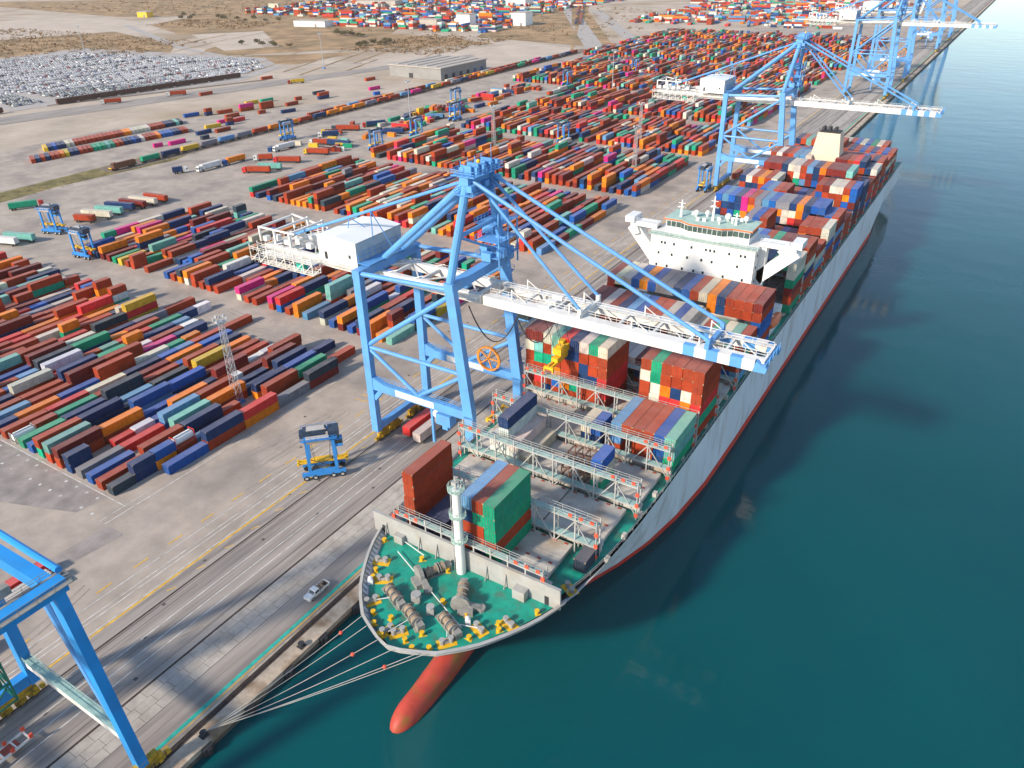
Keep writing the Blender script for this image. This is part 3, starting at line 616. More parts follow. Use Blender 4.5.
def rand_row(r, half, dens=1.0, mix=MIX):
    out = []; s = 0
    if dens > 1:
        b = r.choices((1, 2, 3), (.34, .58, .08))[0]
        while s < half:
            n = b if r.random() < .72 else r.choice((0, 1, 1, 2, 2, 2, 3))
            if s + 2 <= half and r.random() > .1: out.append('=' if n == 0 else rstack(r, n, mix)); s += 2
            else: out.append('-' if n == 0 else rstack(r, n, mix).lower()); s += 1
        return ' '.join(out)
    while s < half:
        u = r.random()
        n = r.choices((0, 1, 2, 3), (0.06 / dens ** 3, 0.46 / dens, 0.42 * dens, 0.06 * dens ** 2))[0]
        if s + 2 <= half and u > (0.22 if dens == 1 else 0.12): out.append('=' if n == 0 else rstack(r, n, mix)); s += 2
        else: out.append('-' if n == 0 else rstack(r, n, mix).lower()); s += 1
    return ' '.join(out)
for k in range(44):
    x = -159.4 - 4.4 * k
    row_tokens('front', k, x, 73.6, Y1[k] if k < len(Y1) else rand_row(rc, 12), 'front yard block')
for k in range(42):
    x = -157.0 - 4.3 * k; empty = 0
    if k in (18, 19, 28, 29): row_tokens('second', k, x, 170.5, '= ' + rand_row(rc, 9), 'second yard block')
    else: row_tokens('second', k, x, 170.5, rand_row(rc, 11), 'second yard block')
for b in range(2, 11):
    y0 = 170.5 + 97.0 * (b - 1); n = 42 if b < 5 else 60 if b < 8 else 66
    for k in range(n):
        x = -156.0 - 4.3 * k
        if b >= 5 and 26 < k < 29: continue
        if b >= 5 and x < -330 and y0 < 600: continue
        row_tokens('block%d' % b, k, x, y0, rand_row(rc, 12, 1.4, FARMIX), 'far yard block')
# loose lots and short rows on the far side of the yard
def loose(x, y, st, L=12.19, rz=0, mix=None):
    for k, ch in enumerate(st): LOOSE.append((x, y, k * 2.6, L, 2.58, ch, rz))
LOOSE = []
rl_ = random.Random(21)
for i in range(36): loose(-517 + i * .33, 254 + i * 3.0, 'RNRNRROYNNRRRGGGTGRRNNBNCRRROBBBNNRR'[i], 12.19, R(66))
for i in range(35): loose(-541 + i * .2, 276 + i * 2.95, 'YNBNNCCRRRRRRRRRRRROOCCCCCRRRRNNDTD'[i], 12.19, R(66))
for x, y, st, L in [(-548, 398, 'B', 12), (-540, 408, 'NR', 6), (-516, 411, 'R', 12), (-504, 394, 'P', 12), (-497, 377, 'Y', 12), (-494, 390, 'NR', 6), (-499, 402, 'E', 12), (-547, 458, 'Y', 12), (-543, 471, 'G', 12), (-528, 436, 'RP', 12), (-535, 420, 'R', 12), (-520, 450, 'RR', 12), (-512, 470, 'R', 12), (-525, 490, 'R', 6), (-510, 505, 'NR', 12), (-530, 520, 'D', 12), (-506, 432, 'R', 6), (-490, 445, 'N', 12), (-471, 349, 'D', 6), (-480, 372, 'R', 12), (-486, 360, 'N', 12), (-476, 330, 'P', 12), (-480, 318, 'P', 6), (-500, 560, 'P', 12), (-540, 600, 'R', 12), (-480, 540, 'B', 6), (-520, 640, 'R', 12), (-620, 470, 'R', 12), (-640, 560, 'R', 12)]:
    loose(x, y, st, 12.19 if L == 12 else 6.06, R(rl_.uniform(-14, 4)))
for i in range(70):
    loose(rl_.uniform(-395, -362), rl_.uniform(430, 640), rstack(rl_, 1 + (rl_.random() < .25)), rl_.choice((12.19, 12.19, 6.06)), rl_.choice((0, 0, R(90), R(20))))
for i in range(26): loose(rl_.uniform(-412, -352), rl_.uniform(345, 440), rstack(rl_, 1), rl_.choice((12.19, 6.06)), R(rl_.choice((-68, -62, 28, -90))))
for t in range(2):                                             # boxes riding on the rail wagons
    for i in range(39 if t == 0 else 24):
        y = 291 + i * 14.9 + (150 if t else 0)
        if rl_.random() < 0.9: LOOSE.append((-450.3 - 7 * t - (y - 290) * 0.004, y, 1.25, 12.19, 2.6, rl_.choice('RRRRRRMMOOGNLYPSC'), 0.004))
# ---- on the ship
SR = random.Random(5)
def bay(i, tops, names=None, base=HZ, h=2.6, n=6):
    pass
def scol(bi, c, st, h=2.6, L=12.19, dy=0.0, name='', s=None, dx=0.0):
    st = st.replace('?', SR.choice('RRRRMNNBCOG'))
    put('ship', c, 100 + bi * 2 if s is None else s, st, PX0 + CW * c + dx, BAYS[bi] + L / 2 + dy, HZ + 0.06, L, h, name, 2.39)
def rs_(n): return rstack(SR, n, 'RRRRRRMMNNNBBCOGEL')
for c in (3,): scol(0, c, 'RRRRR', 2.72, name='bow stack')
PXo = PX0
scol(0, 4, 'N', name='bow stack'); scol(0, 5, 'N', name='bow stack')
for c, st in ((7, 'RNRNL'), (8, 'NRRGR'), (9, 'GRGGG')): scol(0, c + 1, st, 2.72, name='bow stack', dx=0.9)
# dark grey box on the starboard passage of the bow
put('ship', 30, 90, 'D', -45.6, 95.6, DZ + 0.3, 6.06, 2.6, 'bow stack', 2.39)
for c, st in ((3, 'WW'), (4, 'WWWN'), (5, 'WC'), (6, 'C')): scol(2, c, st, 2.66, name='white stack')
scol(2, 13, 'GCB', 2.6, 6.06, name='short stack')
for c in (9, 10): scol(3, c, 'NC' if c == 9 else 'NB', 2.8, 6.06, name='short stack')
for c, st in zip(range(12, 18), ('RLL', 'ORR', 'RRR', 'RRR', 'NBB', 'GTT')): scol(3, c, st, 2.6, name='low block')
rowsL = ['MMCTENCGC', 'CTRTNNRRR', 'RGGRRRNRR', 'RRRORRNNE', 'MERBOGRRE', 'RRNRRRRRM']
for c in range(9): scol(4, c, ''.join(r[c] for r in rowsL[::-1]), 2.76, name='left tower', dx=-0.9)
rowsR = ['RGRRRR', 'CGRRRR', 'RCONCR', 'RCEEOE', 'RRGRRG', 'RNRRMR']
for c in range(6): scol(4, 12 + c, ''.join(r[c] for r in rowsR[::-1]), 2.76, name='right tower')
for c in list(range(0, 12)): scol(5, c, rs_(2) + SR.choice('MRRC'), name='mid')
t6 = 'MMCRNLBRRCBC'
for c in range(12): scol(6, c, rs_(3) + SR.choice('MRRNC') + t6[c], 2.62, name='mid block')
for c, ch in enumerate('CRGCTR'): scol(6, 12 + c, rs_(2) + SR.choice('RBG') + ch, 2.65, name='mid block')
for c, ch in enumerate('MCCBOBSSNBRCONRRRM'): scol(7, c, rs_(4) + ('MCNRBCNNBBRC' + 'ONRRRR')[c] + ch, 2.62, name='tower block before the bridge')
def aft(bi, c0, tops, n, lower=None): 
    for j, ch in enumerate(tops):
        c = c0 + j
        if ch == '.': continue
        scol(bi, c, rs_(n - 2) + (lower[j] if lower else SR.choice('RRRMNBCE')) + ch, name='aft')
aft(8, 0, 'RNRMRBNRBRMRN', 4); aft(8, 13, 'RNGGC', 6, 'RBNGC'); aft(9, 2, 'RNBRMNR', 3); aft(9, 10, 'LBRGMMMR', 6)
aft(10, 0, 'NRRRBRNR', 4); aft(10, 8, 'SBR', 7, 'NBR'); aft(10, 11, 'RRNMBRR', 4)
aft(11, 0, 'RNRBRRNRRNRBNR', 3); aft(11, 14, 'RRRC', 5, 'ONRC')
aft(12, 0, 'BLBNPRSLBSSNONBB', 6, 'RNNNPORCCOCCONCB'); aft(12, 16, 'BR', 5)
aft(13, 0, 'RNRRN', 3); aft(13, 5, 'BLRR', 6, 'NNMR'); aft(13, 9, 'RNRCRNRBR', 3)
aft(14, 0, 'NCRORC', 6, 'RNNRRN'); aft(14, 6, 'RNRBNR', 4); aft(14, 12, 'RMCCRB', 6, 'BRRROB')
aft(15, 0, 'RN', 5); aft(15, 2, 'MMMNCCRLNOMMMT', 7, 'RRRRRCRMNMRORR'); aft(15, 16, 'RN', 5)
aft(16, 0, 'RNRBNRRNRMRRNRBRNR', 4)
aft(17, 0, 'RCMRLLC', 6, 'NRRNBOC'); aft(17, 11, 'MMREN', 6, 'RLNRR'); aft(17, 16, 'NC', 5)
aft(18, 0, 'RNRBNRRNRMRRNRBRNR', 5); aft(19, 0, 'RNRBNRRNRMRRNRBRNR', 4); aft(20, 0, 'NRTRNRBNR', 5); aft(20, 9, 'RNRBRNRBR', 4); aft(21, 2, 'NRTR', 4); aft(21, 8, 'CRBCBGCR', 4)
for c in CELLS:
    if c['reg'] == 'ship' and c['s'] == 100 + 2 * 13 + 0: pass
# two boxes on the quay between the crane legs, more by the near crane
put('quay', 0, 0, 'E', -116.9, 136.0, 0.9, 12.19, 2.6, 'quay'); put('quay', 3, 0, 'C', -112.7, 135.0, 0.9, 12.19, 2.6, 'quay')
put('quay', 6, 40, 'R', -121.2, 425.0, 0.9, 12.19, 2.6, 'quay')
put('quay', 10, 10, 'E', -151.8, 44.4, 0.0, 12.19, 2.6, 'quay2'); put('quay', 11, 10, 'C', -148.2, 43.2, 0.0, 12.19, 2.6, 'quay2'); put('quay', 13, 9, 'P', -140.5, 27.0, 0.0, 12.19, 2.6, 'quay2')

# ---- which ones show largest
def proj(p):
    v = Vector(p) - CAM; d = v.dot(CF)
    return (512 + FOC * v.dot(CR) / d, 384 - FOC * v.dot(CV) / d, d) if d > 1 else (-9e9, -9e9, d)
TOPZ = {}
for c in CELLS:
    for s in range(c['s'], c['s'] + c['n']):
        kk = (c['reg'], c['i'], s); TOPZ[kk] = max(TOPZ.get(kk, 0), c['z'] + c['h'])
for c in CELLS:
    c['cz'] = c['z'] + c['h'] / 2; ctr = (c['x'], c['y'], c['cz']); px, py, d = proj(ctr)
    vis = -10 < px < 1034 and -10 < py < 778
    vd = (CAM - Vector(ctr)).normalized(); a = 0
    if c['top']: a += c['w'] * c['L'] * vd.z
    st = TOPZ.get((c['reg'], c['i'], c['s'] - 1), 0) if c['reg'] != 'ship' else max(TOPZ.get(('ship', c['i'], c['s'] - k), 0) for k in (1, 2))
    fr = max(0, min(1, (c['z'] + c['h'] - max(st, c['z'])) / c['h']))
    a += fr * c['w'] * c['h'] * max(0, -vd.y)
    sd = TOPZ.get((c['reg'], c['i'] + 1, c['s']), 0); fs = max(0, min(1, (c['z'] + c['h'] - max(sd, c['z'])) / c['h']))
    a += fs * (0.6 if c['reg'] != 'ship' else 1) * c['L'] * c['h'] * max(0, vd.x)
    c['front'] = fr > 0.5; c['score'] = (a / d ** 2) if vis else 0
CELLS.sort(key=lambda c: -c['score'])
NEAR = CELLS[:300]; REST = CELLS[300:]

# ---- labels that single one out
ORD = ['first', 'second', 'third', 'fourth', 'fifth', 'sixth', 'seventh', 'eighth', 'ninth', 'tenth', 'eleventh', 'twelfth', 'thirteenth', 'fourteenth', 'fifteenth', 'sixteenth', 'seventeenth', 'eighteenth', 'nineteenth', 'twentieth'] + ['twenty-' + a for a in ('first', 'second', 'third', 'fourth', 'fifth', 'sixth', 'seventh', 'eighth', 'ninth')] + ['thirtieth'] + ['thirty-' + a for a in ('first', 'second', 'third', 'fourth', 'fifth', 'sixth', 'seventh', 'eighth', 'ninth')] + ['fortieth'] + ['forty-' + a for a in ('first', 'second', 'third', 'fourth')]
TOPC = {}; BYPOS = {}
for c in CELLS:
    for s in range(c['s'], c['s'] + c['n']):
        BYPOS[(c['reg'], c['i'], s, c['k'])] = c
        if c['top']: TOPC[(c['reg'], c['i'], s)] = c
def cname(ch): return PAL[ch][1]
def size(c): return 'long' if c['n'] == 2 else 'short'
PLACE = {'front yard block': 'front yard block', 'second yard block': 'second yard block', 'bow stack': 'the bow bay', 'white stack': 'bay of white boxes', 'short stack': 'an almost empty bay', 'low block': 'the low starboard block',
         'left tower': 'port stack below the yellow spreader', 'right tower': 'starboard stack below the striped boom', 'mid': 'the low bay behind the towers', 'mid block': 'second block before the bridge', 'tower block before the bridge': 'block right before the bridge', 'aft': 'a block behind the bridge', 'quay': 'the quay under the crane', 'quay2': 'the near crane', 'far yard block': 'far yard block'}
def cands(c):
    col_, sz, pl = cname(c['c']), size(c), PLACE[c['name']]
    below = BYPOS.get((c['reg'], c['i'], c['s'], c['k'] - 1)); above = BYPOS.get((c['reg'], c['i'], c['s'], c['k'] + 1))
    l = BYPOS.get((c['reg'], c['i'] + 1 if c['reg'] != 'ship' else c['i'] - 1, c['s'], c['k'])); r = BYPOS.get((c['reg'], c['i'] - 1 if c['reg'] != 'ship' else c['i'] + 1, c['s'], c['k']))
    st = ('on a %s one' % cname(below['c'])) if below else ('under a %s one' % cname(above['c']) if above else '')
    out = ['%s %s container in %s' % (col_, sz, pl)]
    if st: out.append('%s %s container %s in %s' % (col_, sz, st, pl))
    if l and r:
        out.append('%s %s container between %s left and %s right, %s' % (col_, sz, cname(l['c']), cname(r['c']), pl))
        if st: out.append('%s %s container %s, %s left, %s right, %s' % (col_, sz, st, cname(l['c']), cname(r['c']), pl))
    return out
def fallback(c):
    col_, sz, pl = cname(c['c']), size(c), PLACE[c['name']]
    if c['reg'] == 'ship':
        tier = 'topmost' if c['top'] else ORD[c['nt'] - 1 - c['k']] + ' from top'
        if c['name'] == 'aft': return '%s container, %s, %s column from port, %s bay behind the bridge' % (col_, tier, ORD[c['i']], ORD[(c['s'] - 116) // 2])
        return '%s container, %s, %s column from port, %s' % (col_, tier, ORD[min(19, c['i'])], pl)
    lay = 'on top' if c['top'] and c['k'] else 'beneath' if not c['top'] else 'alone'
    return '%s %s container %s, %s row from quay, %s place inland, %s' % (col_, sz, lay, ORD[c['i']], ORD[c['s']], pl.replace(' block', ''))
cnt = {}
for c in CELLS:
    if c['score'] <= 0: continue
    for t in set(cands(c)): cnt[t] = cnt.get(t, 0) + 1
ulabel = {}
for c in NEAR:
    t = next((t for t in cands(c) if cnt[t] == 1 and len(t.split()) <= 16), None) or fallback(c)
    n0 = t
    if t in ulabel: t = t + (' lower' if not c['top'] else ' upper')
    ulabel[t] = 1; c['label'] = t

# ---- meshes: frame, castings, corrugated skin; doors are a part
BOXM = {}
def box_mesh(L, h, wd):
    key = (round(L, 2), round(h, 2), wd)
    if key in BOXM: return BOXM[key]
    g = MB(); x, y = wd / 2, L / 2; i_ = 0.05
    g.span((-x + i_, -y + 0.04, -h / 2 + 0.12), (x - i_, y - 0.04, h / 2 - 0.03))
    for sx in (-1, 1):
        for sy in (-1, 1):
            g.box((sx * (x - 0.08), sy * (y - 0.08), 0), (0.16, 0.16, h))
        g.box((sx * (x - 0.05), 0, h / 2 - 0.06), (0.10, L - 0.33, 0.12)); g.box((sx * (x - 0.06), 0, -h / 2 + 0.09), (0.12, L - 0.33, 0.18))
    for sx in (-1, 1):
        for sy in (-1, 1):
            for sz in (-1, 1): g.box((sx * (x - 0.085), sy * (y - 0.085), sz * (h / 2 - 0.09)), (0.19, 0.19, 0.2), m=1)
    for sy in (-1, 1):
        g.box((0, sy * (y - 0.06), h / 2 - 0.06), (wd - 0.33, 0.12, 0.12)); g.box((0, sy * (y - 0.06), -h / 2 + 0.09), (wd - 0.33, 0.12, 0.18))
    n = int(L / 0.6)
    for k in range(n):
        yy = -y + 0.3 + (k + 0.5) * (L - 0.6) / n
        for sx in (-1, 1): g.box((sx * (x - 0.04), yy, 0.02), (0.04, 0.26, h - 0.34))
        g.box((0, yy, h / 2 - 0.025), (wd - 0.3, 0.2, 0.03))
    BOXM[key] = g.mesh('shipping_container', [MT['box'], MT['casting']]); return BOXM[key]
DOORM = {}
def door_mesh(h, wd):
    key = (round(h, 2), wd)
    if key in DOORM: return DOORM[key]
    g = MB()
    for sx in (-1, 1):
        g.box((sx * wd * 0.225, 0, 0), (wd * 0.43, 0.05, h - 0.42))
        for u in (0.12, 0.33): g.box((sx * wd * u, -0.04, 0), (0.05, 0.04, h - 0.3), m=1); g.box((sx * wd * u, -0.045, -0.2), (0.22, 0.03, 0.06), m=1)
    DOORM[key] = g.mesh('door', [MT['box'], MT['lockbar']]); return DOORM[key]
def vary(c, r, a=0.14):
    k = 1 + r.uniform(-a, a); return tuple(min(1, max(0, x * k * (1 + r.uniform(-.07, .07)))) for x in c) + (1,)
vr = random.Random(31)
def tank(c):
    t = thing('tank_container', (c['x'], c['y'], c['z']), c['label'].replace('container', 'tank container'), 'tank container', 'tank containers in the yard'); L, h, w_ = c['L'], c['h'], c['w']
    g = MB(); g.tube((0, -L / 2 + .3, h / 2 + .05), (0, L / 2 - .3, h / 2 + .05), 1.08, 16); g.box((0, 0, h - .12), (.5, L - 1.2, .1)); g.build('tank', MT['ship_white'], t)
    g = MB()
    for y in (-L / 2 + .1, L / 2 - .1):
        for x in (-w_ / 2 + .08, w_ / 2 - .08): g.box((x, y, h / 2), (.14, .18, h))
        for z in (.1, h - .08): g.box((0, y, z), (w_ - .3, .16, .14))
    for x in (-w_ / 2 + .08, w_ / 2 - .08): g.box((x, 0, .1), (.12, L - .4, .16))
    g.build('frame', MT['boot'] if c['x'] > -175 else MT['ship_grey'], t)
for n_, c in enumerate(NEAR):
    if c['reg'] == 'front' and c['c'] == 'W' and c['n'] == 1: tank(c); continue
    o = bpy.data.objects.new('shipping_container', box_mesh(c['L'], c['h'], c['w'])); col.objects.link(o)
    o.location = (c['x'] + vr.uniform(-.05, .05), c['y'] + vr.uniform(-.12, .12), c['cz']); o.color = vary(PAL[c['c']][0], vr)
    if c['reg'] in ('front', 'second'): o.rotation_euler[2] = vr.uniform(-.006, .006)
    tag(o, c['label'], 'container', 'containers stacked on the ship' if c['reg'] == 'ship' else 'containers on the quay' if c['reg'] == 'quay' else 'containers stacked in the yard')
    if c['front'] and -c['y'] * 0 + c['score'] > 0:
        d = bpy.data.objects.new('door', door_mesh(c['h'], c['w'])); col.objects.link(d); d.parent = o; d.location = (0, -c['L'] / 2 + 0.012, 0.02); d.color = o.color
ms = MB()
for c in REST:
    if c['reg'] == 'ship' and not c['top'] and c['score'] == 0 and BYPOS.get(('ship', c['i'] - 1, c['s'], c['k'])) and BYPOS.get(('ship', c['i'] + 1, c['s'], c['k'])) and not c['front']: continue
    cc = vary(PAL[c['c']][0], vr, 0.2)
    ms.box((c['x'] + vr.uniform(-.06, .06), c['y'] + vr.uniform(-.15, .15), c['cz']), (c['w'], c['L'], c['h'] - 0.06 if not c['top'] else c['h']), c_=cc)
for x, y, z, L, h, ch, rz in LOOSE: ms.box((x, y, z + h / 2), (2.44, L, h), rz=rz, c_=vary(PAL[ch][0], vr, 0.2))
fr_ = random.Random(41)
def far_stacks(n, poly, hmax):
    (x0, y0), (x1, y1) = poly
    for i in range(n):
        x, y = fr_.uniform(x0, x1), fr_.uniform(y0, y1); rz = fr_.choice((R(8), R(98)))
        L = 12.19 * fr_.choice((1, 1, 1, 2)); W_ = 2.44 * fr_.randint(1, 3)
        for k in range(fr_.randint(1, hmax)): ms.box((x, y, k * 2.6 + 1.3), (W_, L, 2.56), rz=rz, c_=vary(PAL[fr_.choice('RRRRRMOONNBBLLCCCWWGEET')][0], fr_, 0.2))
far_stacks(900, ((-1320, 1120), (-760, 1680)), 5); far_stacks(200, ((-1000, 1000), (-680, 1130)), 4)
for i in range(66):
    t = (i % 33) / 45; ms.box((-905 + 405 * t + (8 if i > 32 else 0), 1740 - 800 * t, 2.4), (2.5, 12, 2.7), rz=R(27), c_=vary(PAL[fr_.choice('RRMNOYCB')][0], fr_, .2))
far_stacks(420, ((-560, 1230), (-240, 1640)), 3); far_stacks(120, ((-620, 1640), (-200, 1800)), 3)
tag(ms.build('container_stacks', MT['boxes']), 'mass of further containers filling the yard behind, the after deck and the distant terminal', 'containers', kind='stuff')

MT['rack'] = mat('rack_rust', (0.20, 0.12, 0.09), 0.8, var=0.3, sc=.6)
# steel cradle of flat racks and spreaders on the ship's hatch
g = MB()
for i in range(5):
    x = -61.0 + i * 1.75
    for y in (114.0, 117.0, 120.0):
        g.bar((x, y, HZ), (x, y, 23.6), 0.2)
    for z in (19.4, 21.5, 23.5): g.bar((x, 113.9, z), (x, 120.1, z), 0.28)
for y in (114, 117, 120):
    for z in (19.4, 21.5, 23.5): g.bar((-61.1, y, z), (-53.9, y, z), 0.28)
tag(g.build('flat_rack', MT['rack']), 'open rusty stack of steel racks on the hatch beside the short blue container', 'rack')
# ------------------------------------------------------------------ quay cranes
MT['crane'] = mat('crane_blue_paint', (0.11, 0.33, 0.68), 0.45, var=0.1, sc=0.15, stain=(0.13, 0.26, 0.42), stain_amt=0.6, stain_sc=0.45)
MT['crane_deep'] = mat('near_crane_blue_paint', (0.02, 0.27, 0.66), 0.45, var=0.1, sc=0.15, stain=(0.03, 0.2, 0.48), stain_amt=0.5, stain_sc=0.25)
MT['girder'] = mat('girder_white_paint', (0.74, 0.72, 0.68), 0.5, var=0.06, sc=0.3, stain=(0.50, 0.44, 0.38), stain_amt=0.5, stain_sc=0.25)
MT['house'] = mat('machine_house_white', (0.80, 0.80, 0.78), 0.5, var=0.03, sc=0.2)
MT['screen'] = mat('grey_screen', (0.42, 0.46, 0.48), 0.6, var=0.1)
MT['bogie'] = mat('yellow_bogie', (0.52, 0.31, 0.02), 0.55, var=0.35, sc=0.8, stain=(0.08, 0.06, 0.04), stain_amt=0.8, stain_sc=0.5)
MT['orange'] = mat('orange_reel', (0.70, 0.24, 0.03), 0.5, var=0.15)
MT['green_steel'] = mat('green_steel', (0.01, 0.16, 0.10), 0.6, var=0.2)
LX, SX = -122.7, -91.9
def bogies(parent, x, y, base, mats):
    """one corner: equalizer beams and eight yellow wheel trucks along the rail"""
    g = MB(); g.bar((x, y - 3.6, 2.9), (x, y + 3.6, 2.9), 1.0, 0.9)
    for s in (-2.4, 2.4):
        g.bar((x, y + s - 1.9, 1.9), (x, y + s + 1.9, 1.9), 0.9, 0.8)
        for u in (-1.15, 1.15): g.box((x, y + s + u, 1.05), (1.0, 1.9, 0.9)); g.box((x + 0.7, y + s + u, 1.2), (0.5, 0.7, 0.7))
    for u in (-5.2, 5.2): g.box((x, y + u, 1.0), (0.8, 0.8, 0.7))
    g2 = g; g = MB()
    for s in (-2.4, 2.4):
        for u in (-1.6, -0.65, 0.65, 1.6): g.tube((x - 0.3, y + s + u, 0.42), (x + 0.3, y + s + u, 0.42), 0.42, 10)
    b_ = len(g2.v); g2.v += g.v; g2.f += [[i + b_ for i in f] for f in g.f]; g2.m += [1] * len(g.f); g2.c += g.c; g2.build('bogie', [mats, MT['dark']], parent, base)
def sts_crane(yc, label, dz=0.0, raised=False, group=None, detail=True):
    base = ((LX + SX) / 2, yc, 0.0)
    C = thing('quay_crane', base, label, 'crane', group)
    def part(name, g, m, parent=None): return g.build(name, m, parent or C, base)
    ya, yb = yc - 10.9, yc + 10.9; PT = 49.4 + dz; SZ = 17.8; AZ = 74.2 + dz * 1.1; blue = MT['crane']
    sxt = -95.4
    for y in (ya, yb):
        bogies(C, LX, y + (4.5 if y == ya else -4.5), base, MT['bogie']); bogies(C, SX, y + (4.5 if y == ya else -4.5), base, MT['bogie'])
        g = MB(); g.bar((LX, y, 3.4), (LX, y, PT - .9), 2.1, 1.7); part('leg', g, blue)
        g = MB(); g.bar((SX, y, 3.4), (SX, y, SZ), 2.3, 1.7); g.bar((SX, y, SZ - 0.5), (sxt, y, PT + 1), 2.7, 1.7, 0, 2.3, 1.7); part('leg', g, blue)
        g = MB(); g.bar((LX + 1.05, y, SZ), (SX - 1.1, y, SZ), 1.5, 2.3)
        g.bar((LX + 1, y, SZ + 1.8), (LX + 5, y, SZ + 0.6), 1.45, 1.0); g.bar((LX + 1, y, SZ - 4.0), (LX + 4, y, SZ - 0.4), 1.4, 1.2)
        sb = part('sill_beam', g, blue)
        g = MB(); g.span((LX + 8.5, y - 0.80, SZ - 0.85), (LX + 20.5, y - 0.76, SZ + 0.85)); g.span((LX + 8.5, y + 0.76, SZ - 0.85), (LX + 20.5, y + 0.80, SZ + 0.85)); part('name_panel', g, MT['girder'], sb)
        g = MB(); g.rail((LX + 1.2, y + 0.7, SZ + 1.16), (SX - 1.3, y + 0.7, SZ + 1.16), 1.1, 2, 0, 0.07); g.rail((LX + 1.2, y - 0.7, SZ + 1.16), (SX - 1.3, y - 0.7, SZ + 1.16), 1.1, 2, 0, 0.07); part('handrail', g, MT['crane'], sb)
        g = MB(); mz = 28.6 + dz * .5; mx = sxt + (SX - sxt) * (PT - mz) / (PT - SZ)
        g.tube((LX, y, mz), (mx, y, mz), 0.5, 8); g.tube((LX + .6, y, mz + .6), (sxt - .3, y, PT - 1.5), 0.6, 8); g.tube((LX + .6, y, mz - .4), (LX + 15.4, y, SZ + .9), 0.5, 8); g.tube((mx, y, mz - .4), (LX + 15.4, y, SZ + .9), 0.5, 8)
        g.tube((LX, y, PT - 1.4), (sxt, y, PT), 0.6, 8)
        part('brace', g, blue)
    for x, z in ((LX, 4.4), (SX, 4.4)):
        g = MB(); g.bar((x, ya + 0.86, z), (x, yb - 0.86, z), 1.5, 1.7); part('portal_beam', g, blue)
    for x, z in ((LX, PT - 1.6), (sxt, PT + .7)):
        g = MB(); g.bar((x, ya - 0.9, z), (x, yb + 0.9, z), 2.3, 2.1); part('top_beam', g, blue)
    # girders and boom
    gy = (yc - 4.3, yc + 4.3); GZ = 45.7 + dz
    g = MB()
    for y in gy:
        g.bar((-161, y, GZ), (-91.6, y, GZ), 1.3, 2.2)
        for k in range(9): g.bar((-158 + k * 7.8, y, GZ + 1.1), (-155 + k * 7.8, y, GZ + 2.2), 0.16)
    for k in range(9): g.bar((-160 + k * 8.4, gy[0], GZ + .6), (-160 + k * 8.4, gy[1], GZ + .6), 0.6, 0.8)
    for k in range(8): g.bar((-160 + k * 8.4, gy[k % 2], GZ + .9), (-151.6 + k * 8.4, gy[1 - k % 2], GZ + .9), 0.3)
    for y, s in ((gy[0], -1), (gy[1], 1)):
        g.span((-160, y + s * 0.7, GZ - .2), (-92, y + s * 1.9, GZ - .1)); g.rail((-160, y + s * 1.9, GZ - .1), (-92, y + s * 1.9, GZ - .1), 1.1, 2.5, 0, 0.07)
    gd = part('girder', g, MT['girder'])
    HX, HZ2 = -91.0, GZ
    def bm(p):                                               # boom local (u along boom, v across, w up) -> world
        u, v, w_ = p
        if raised: a = R(78); return (HX + u * math.cos(a) - w_ * math.sin(a), yc + v, HZ2 + u * math.sin(a) + w_ * math.cos(a))
        return (HX + u, yc + v, HZ2 + w_)
    BL = 63.8; g = MB(); cuts = [0, 8, 16, 24, 32, 40, 47.3] + [47.3 + 2.357 * i for i in range(1, 8)]
    for v in (-4.3, 4.3):
        for a, b in zip(cuts, cuts[1:]):
            i = cuts.index(a); last = b == cuts[-1]
            g.bar(bm((a, v, 0)), bm((b, v, -0.5 if last else 0)), 1.3, 2.2, 1 if i >= 6 and (i - 6) % 2 == 0 else 0, 1.3, 1.1 if last else 2.2)
    for k in range(9):
        g.bar(bm((2 + k * 7.6, -4.3, .7)), bm((2 + k * 7.6, 4.3, .7)), 0.5, 0.6)
        if k < 8: g.bar(bm((2 + k * 7.6, (-4.3, 4.3)[k % 2], .9)), bm((9.6 + k * 7.6, (4.3, -4.3)[k % 2], .9)), 0.18)
    for v in (-4.3, 4.3):
        for k in (1, 4, 7, 10): g.bar(bm((2 + k * 4.8, v * .8, 1.1)), bm((2 + k * 4.8, v * .8, 3.4)), 0.24); g.bar(bm((2 + k * 4.8, v * .8, 3.2)), bm((5.6 + k * 4.8, v * .8, 1.1)), 0.16)
    bo = part('boom', g, [MT['girder'], blue])
    g = MB()
    for v, s in ((-3.6, 1), (3.6, -1)):
        for a, b in ((0.5, 22), (22, 44), (44, 63)):
            g.bar(bm((a, v + s * .6, 1.0)), bm((b, v + s * .6, 1.0)), 1.2, 0.08)
            n = 9
            for i in range(n + 1): t = a + (b - a) * i / n; g.bar(bm((t, v + s * 1.15, 1.0)), bm((t, v + s * 1.15, 2.2)), 0.07)
            for w_ in (1.6, 2.2): g.bar(bm((a, v + s * 1.15, w_)), bm((b, v + s * 1.15, w_)), 0.07)
    part('boom_walkway', g, MT['girder'], bo)
    g = MB(); g.bar(bm((BL - .6, -4.8, .3)), bm((BL - .6, 4.8, .3)), 0.7, 0.7)
    for v in (-3.5, -1, 1.5, 3.6): g.bar(bm((BL, v, 0)), bm((BL, v, 2.0)), 0.12)
    part('end_beam', g, blue, bo)
    for u in (52, 24.2):
        g = MB(); g.bar(bm((u, -5.0, 1.55)), bm((u, 5.0, 1.55)), 0.6 if u < 30 else .9, 1.0)
        for v in (-4.3, 4.3): g.bar(bm((u, v, 1)), bm((u, v, 3.1)), 0.8, 0.8)
        part('stay_bracket', g, blue if u > 30 else MT['girder'], bo)
    # A-frame
    AX = -91.6; a0, a1 = yc - 8.2, yc - 0.6
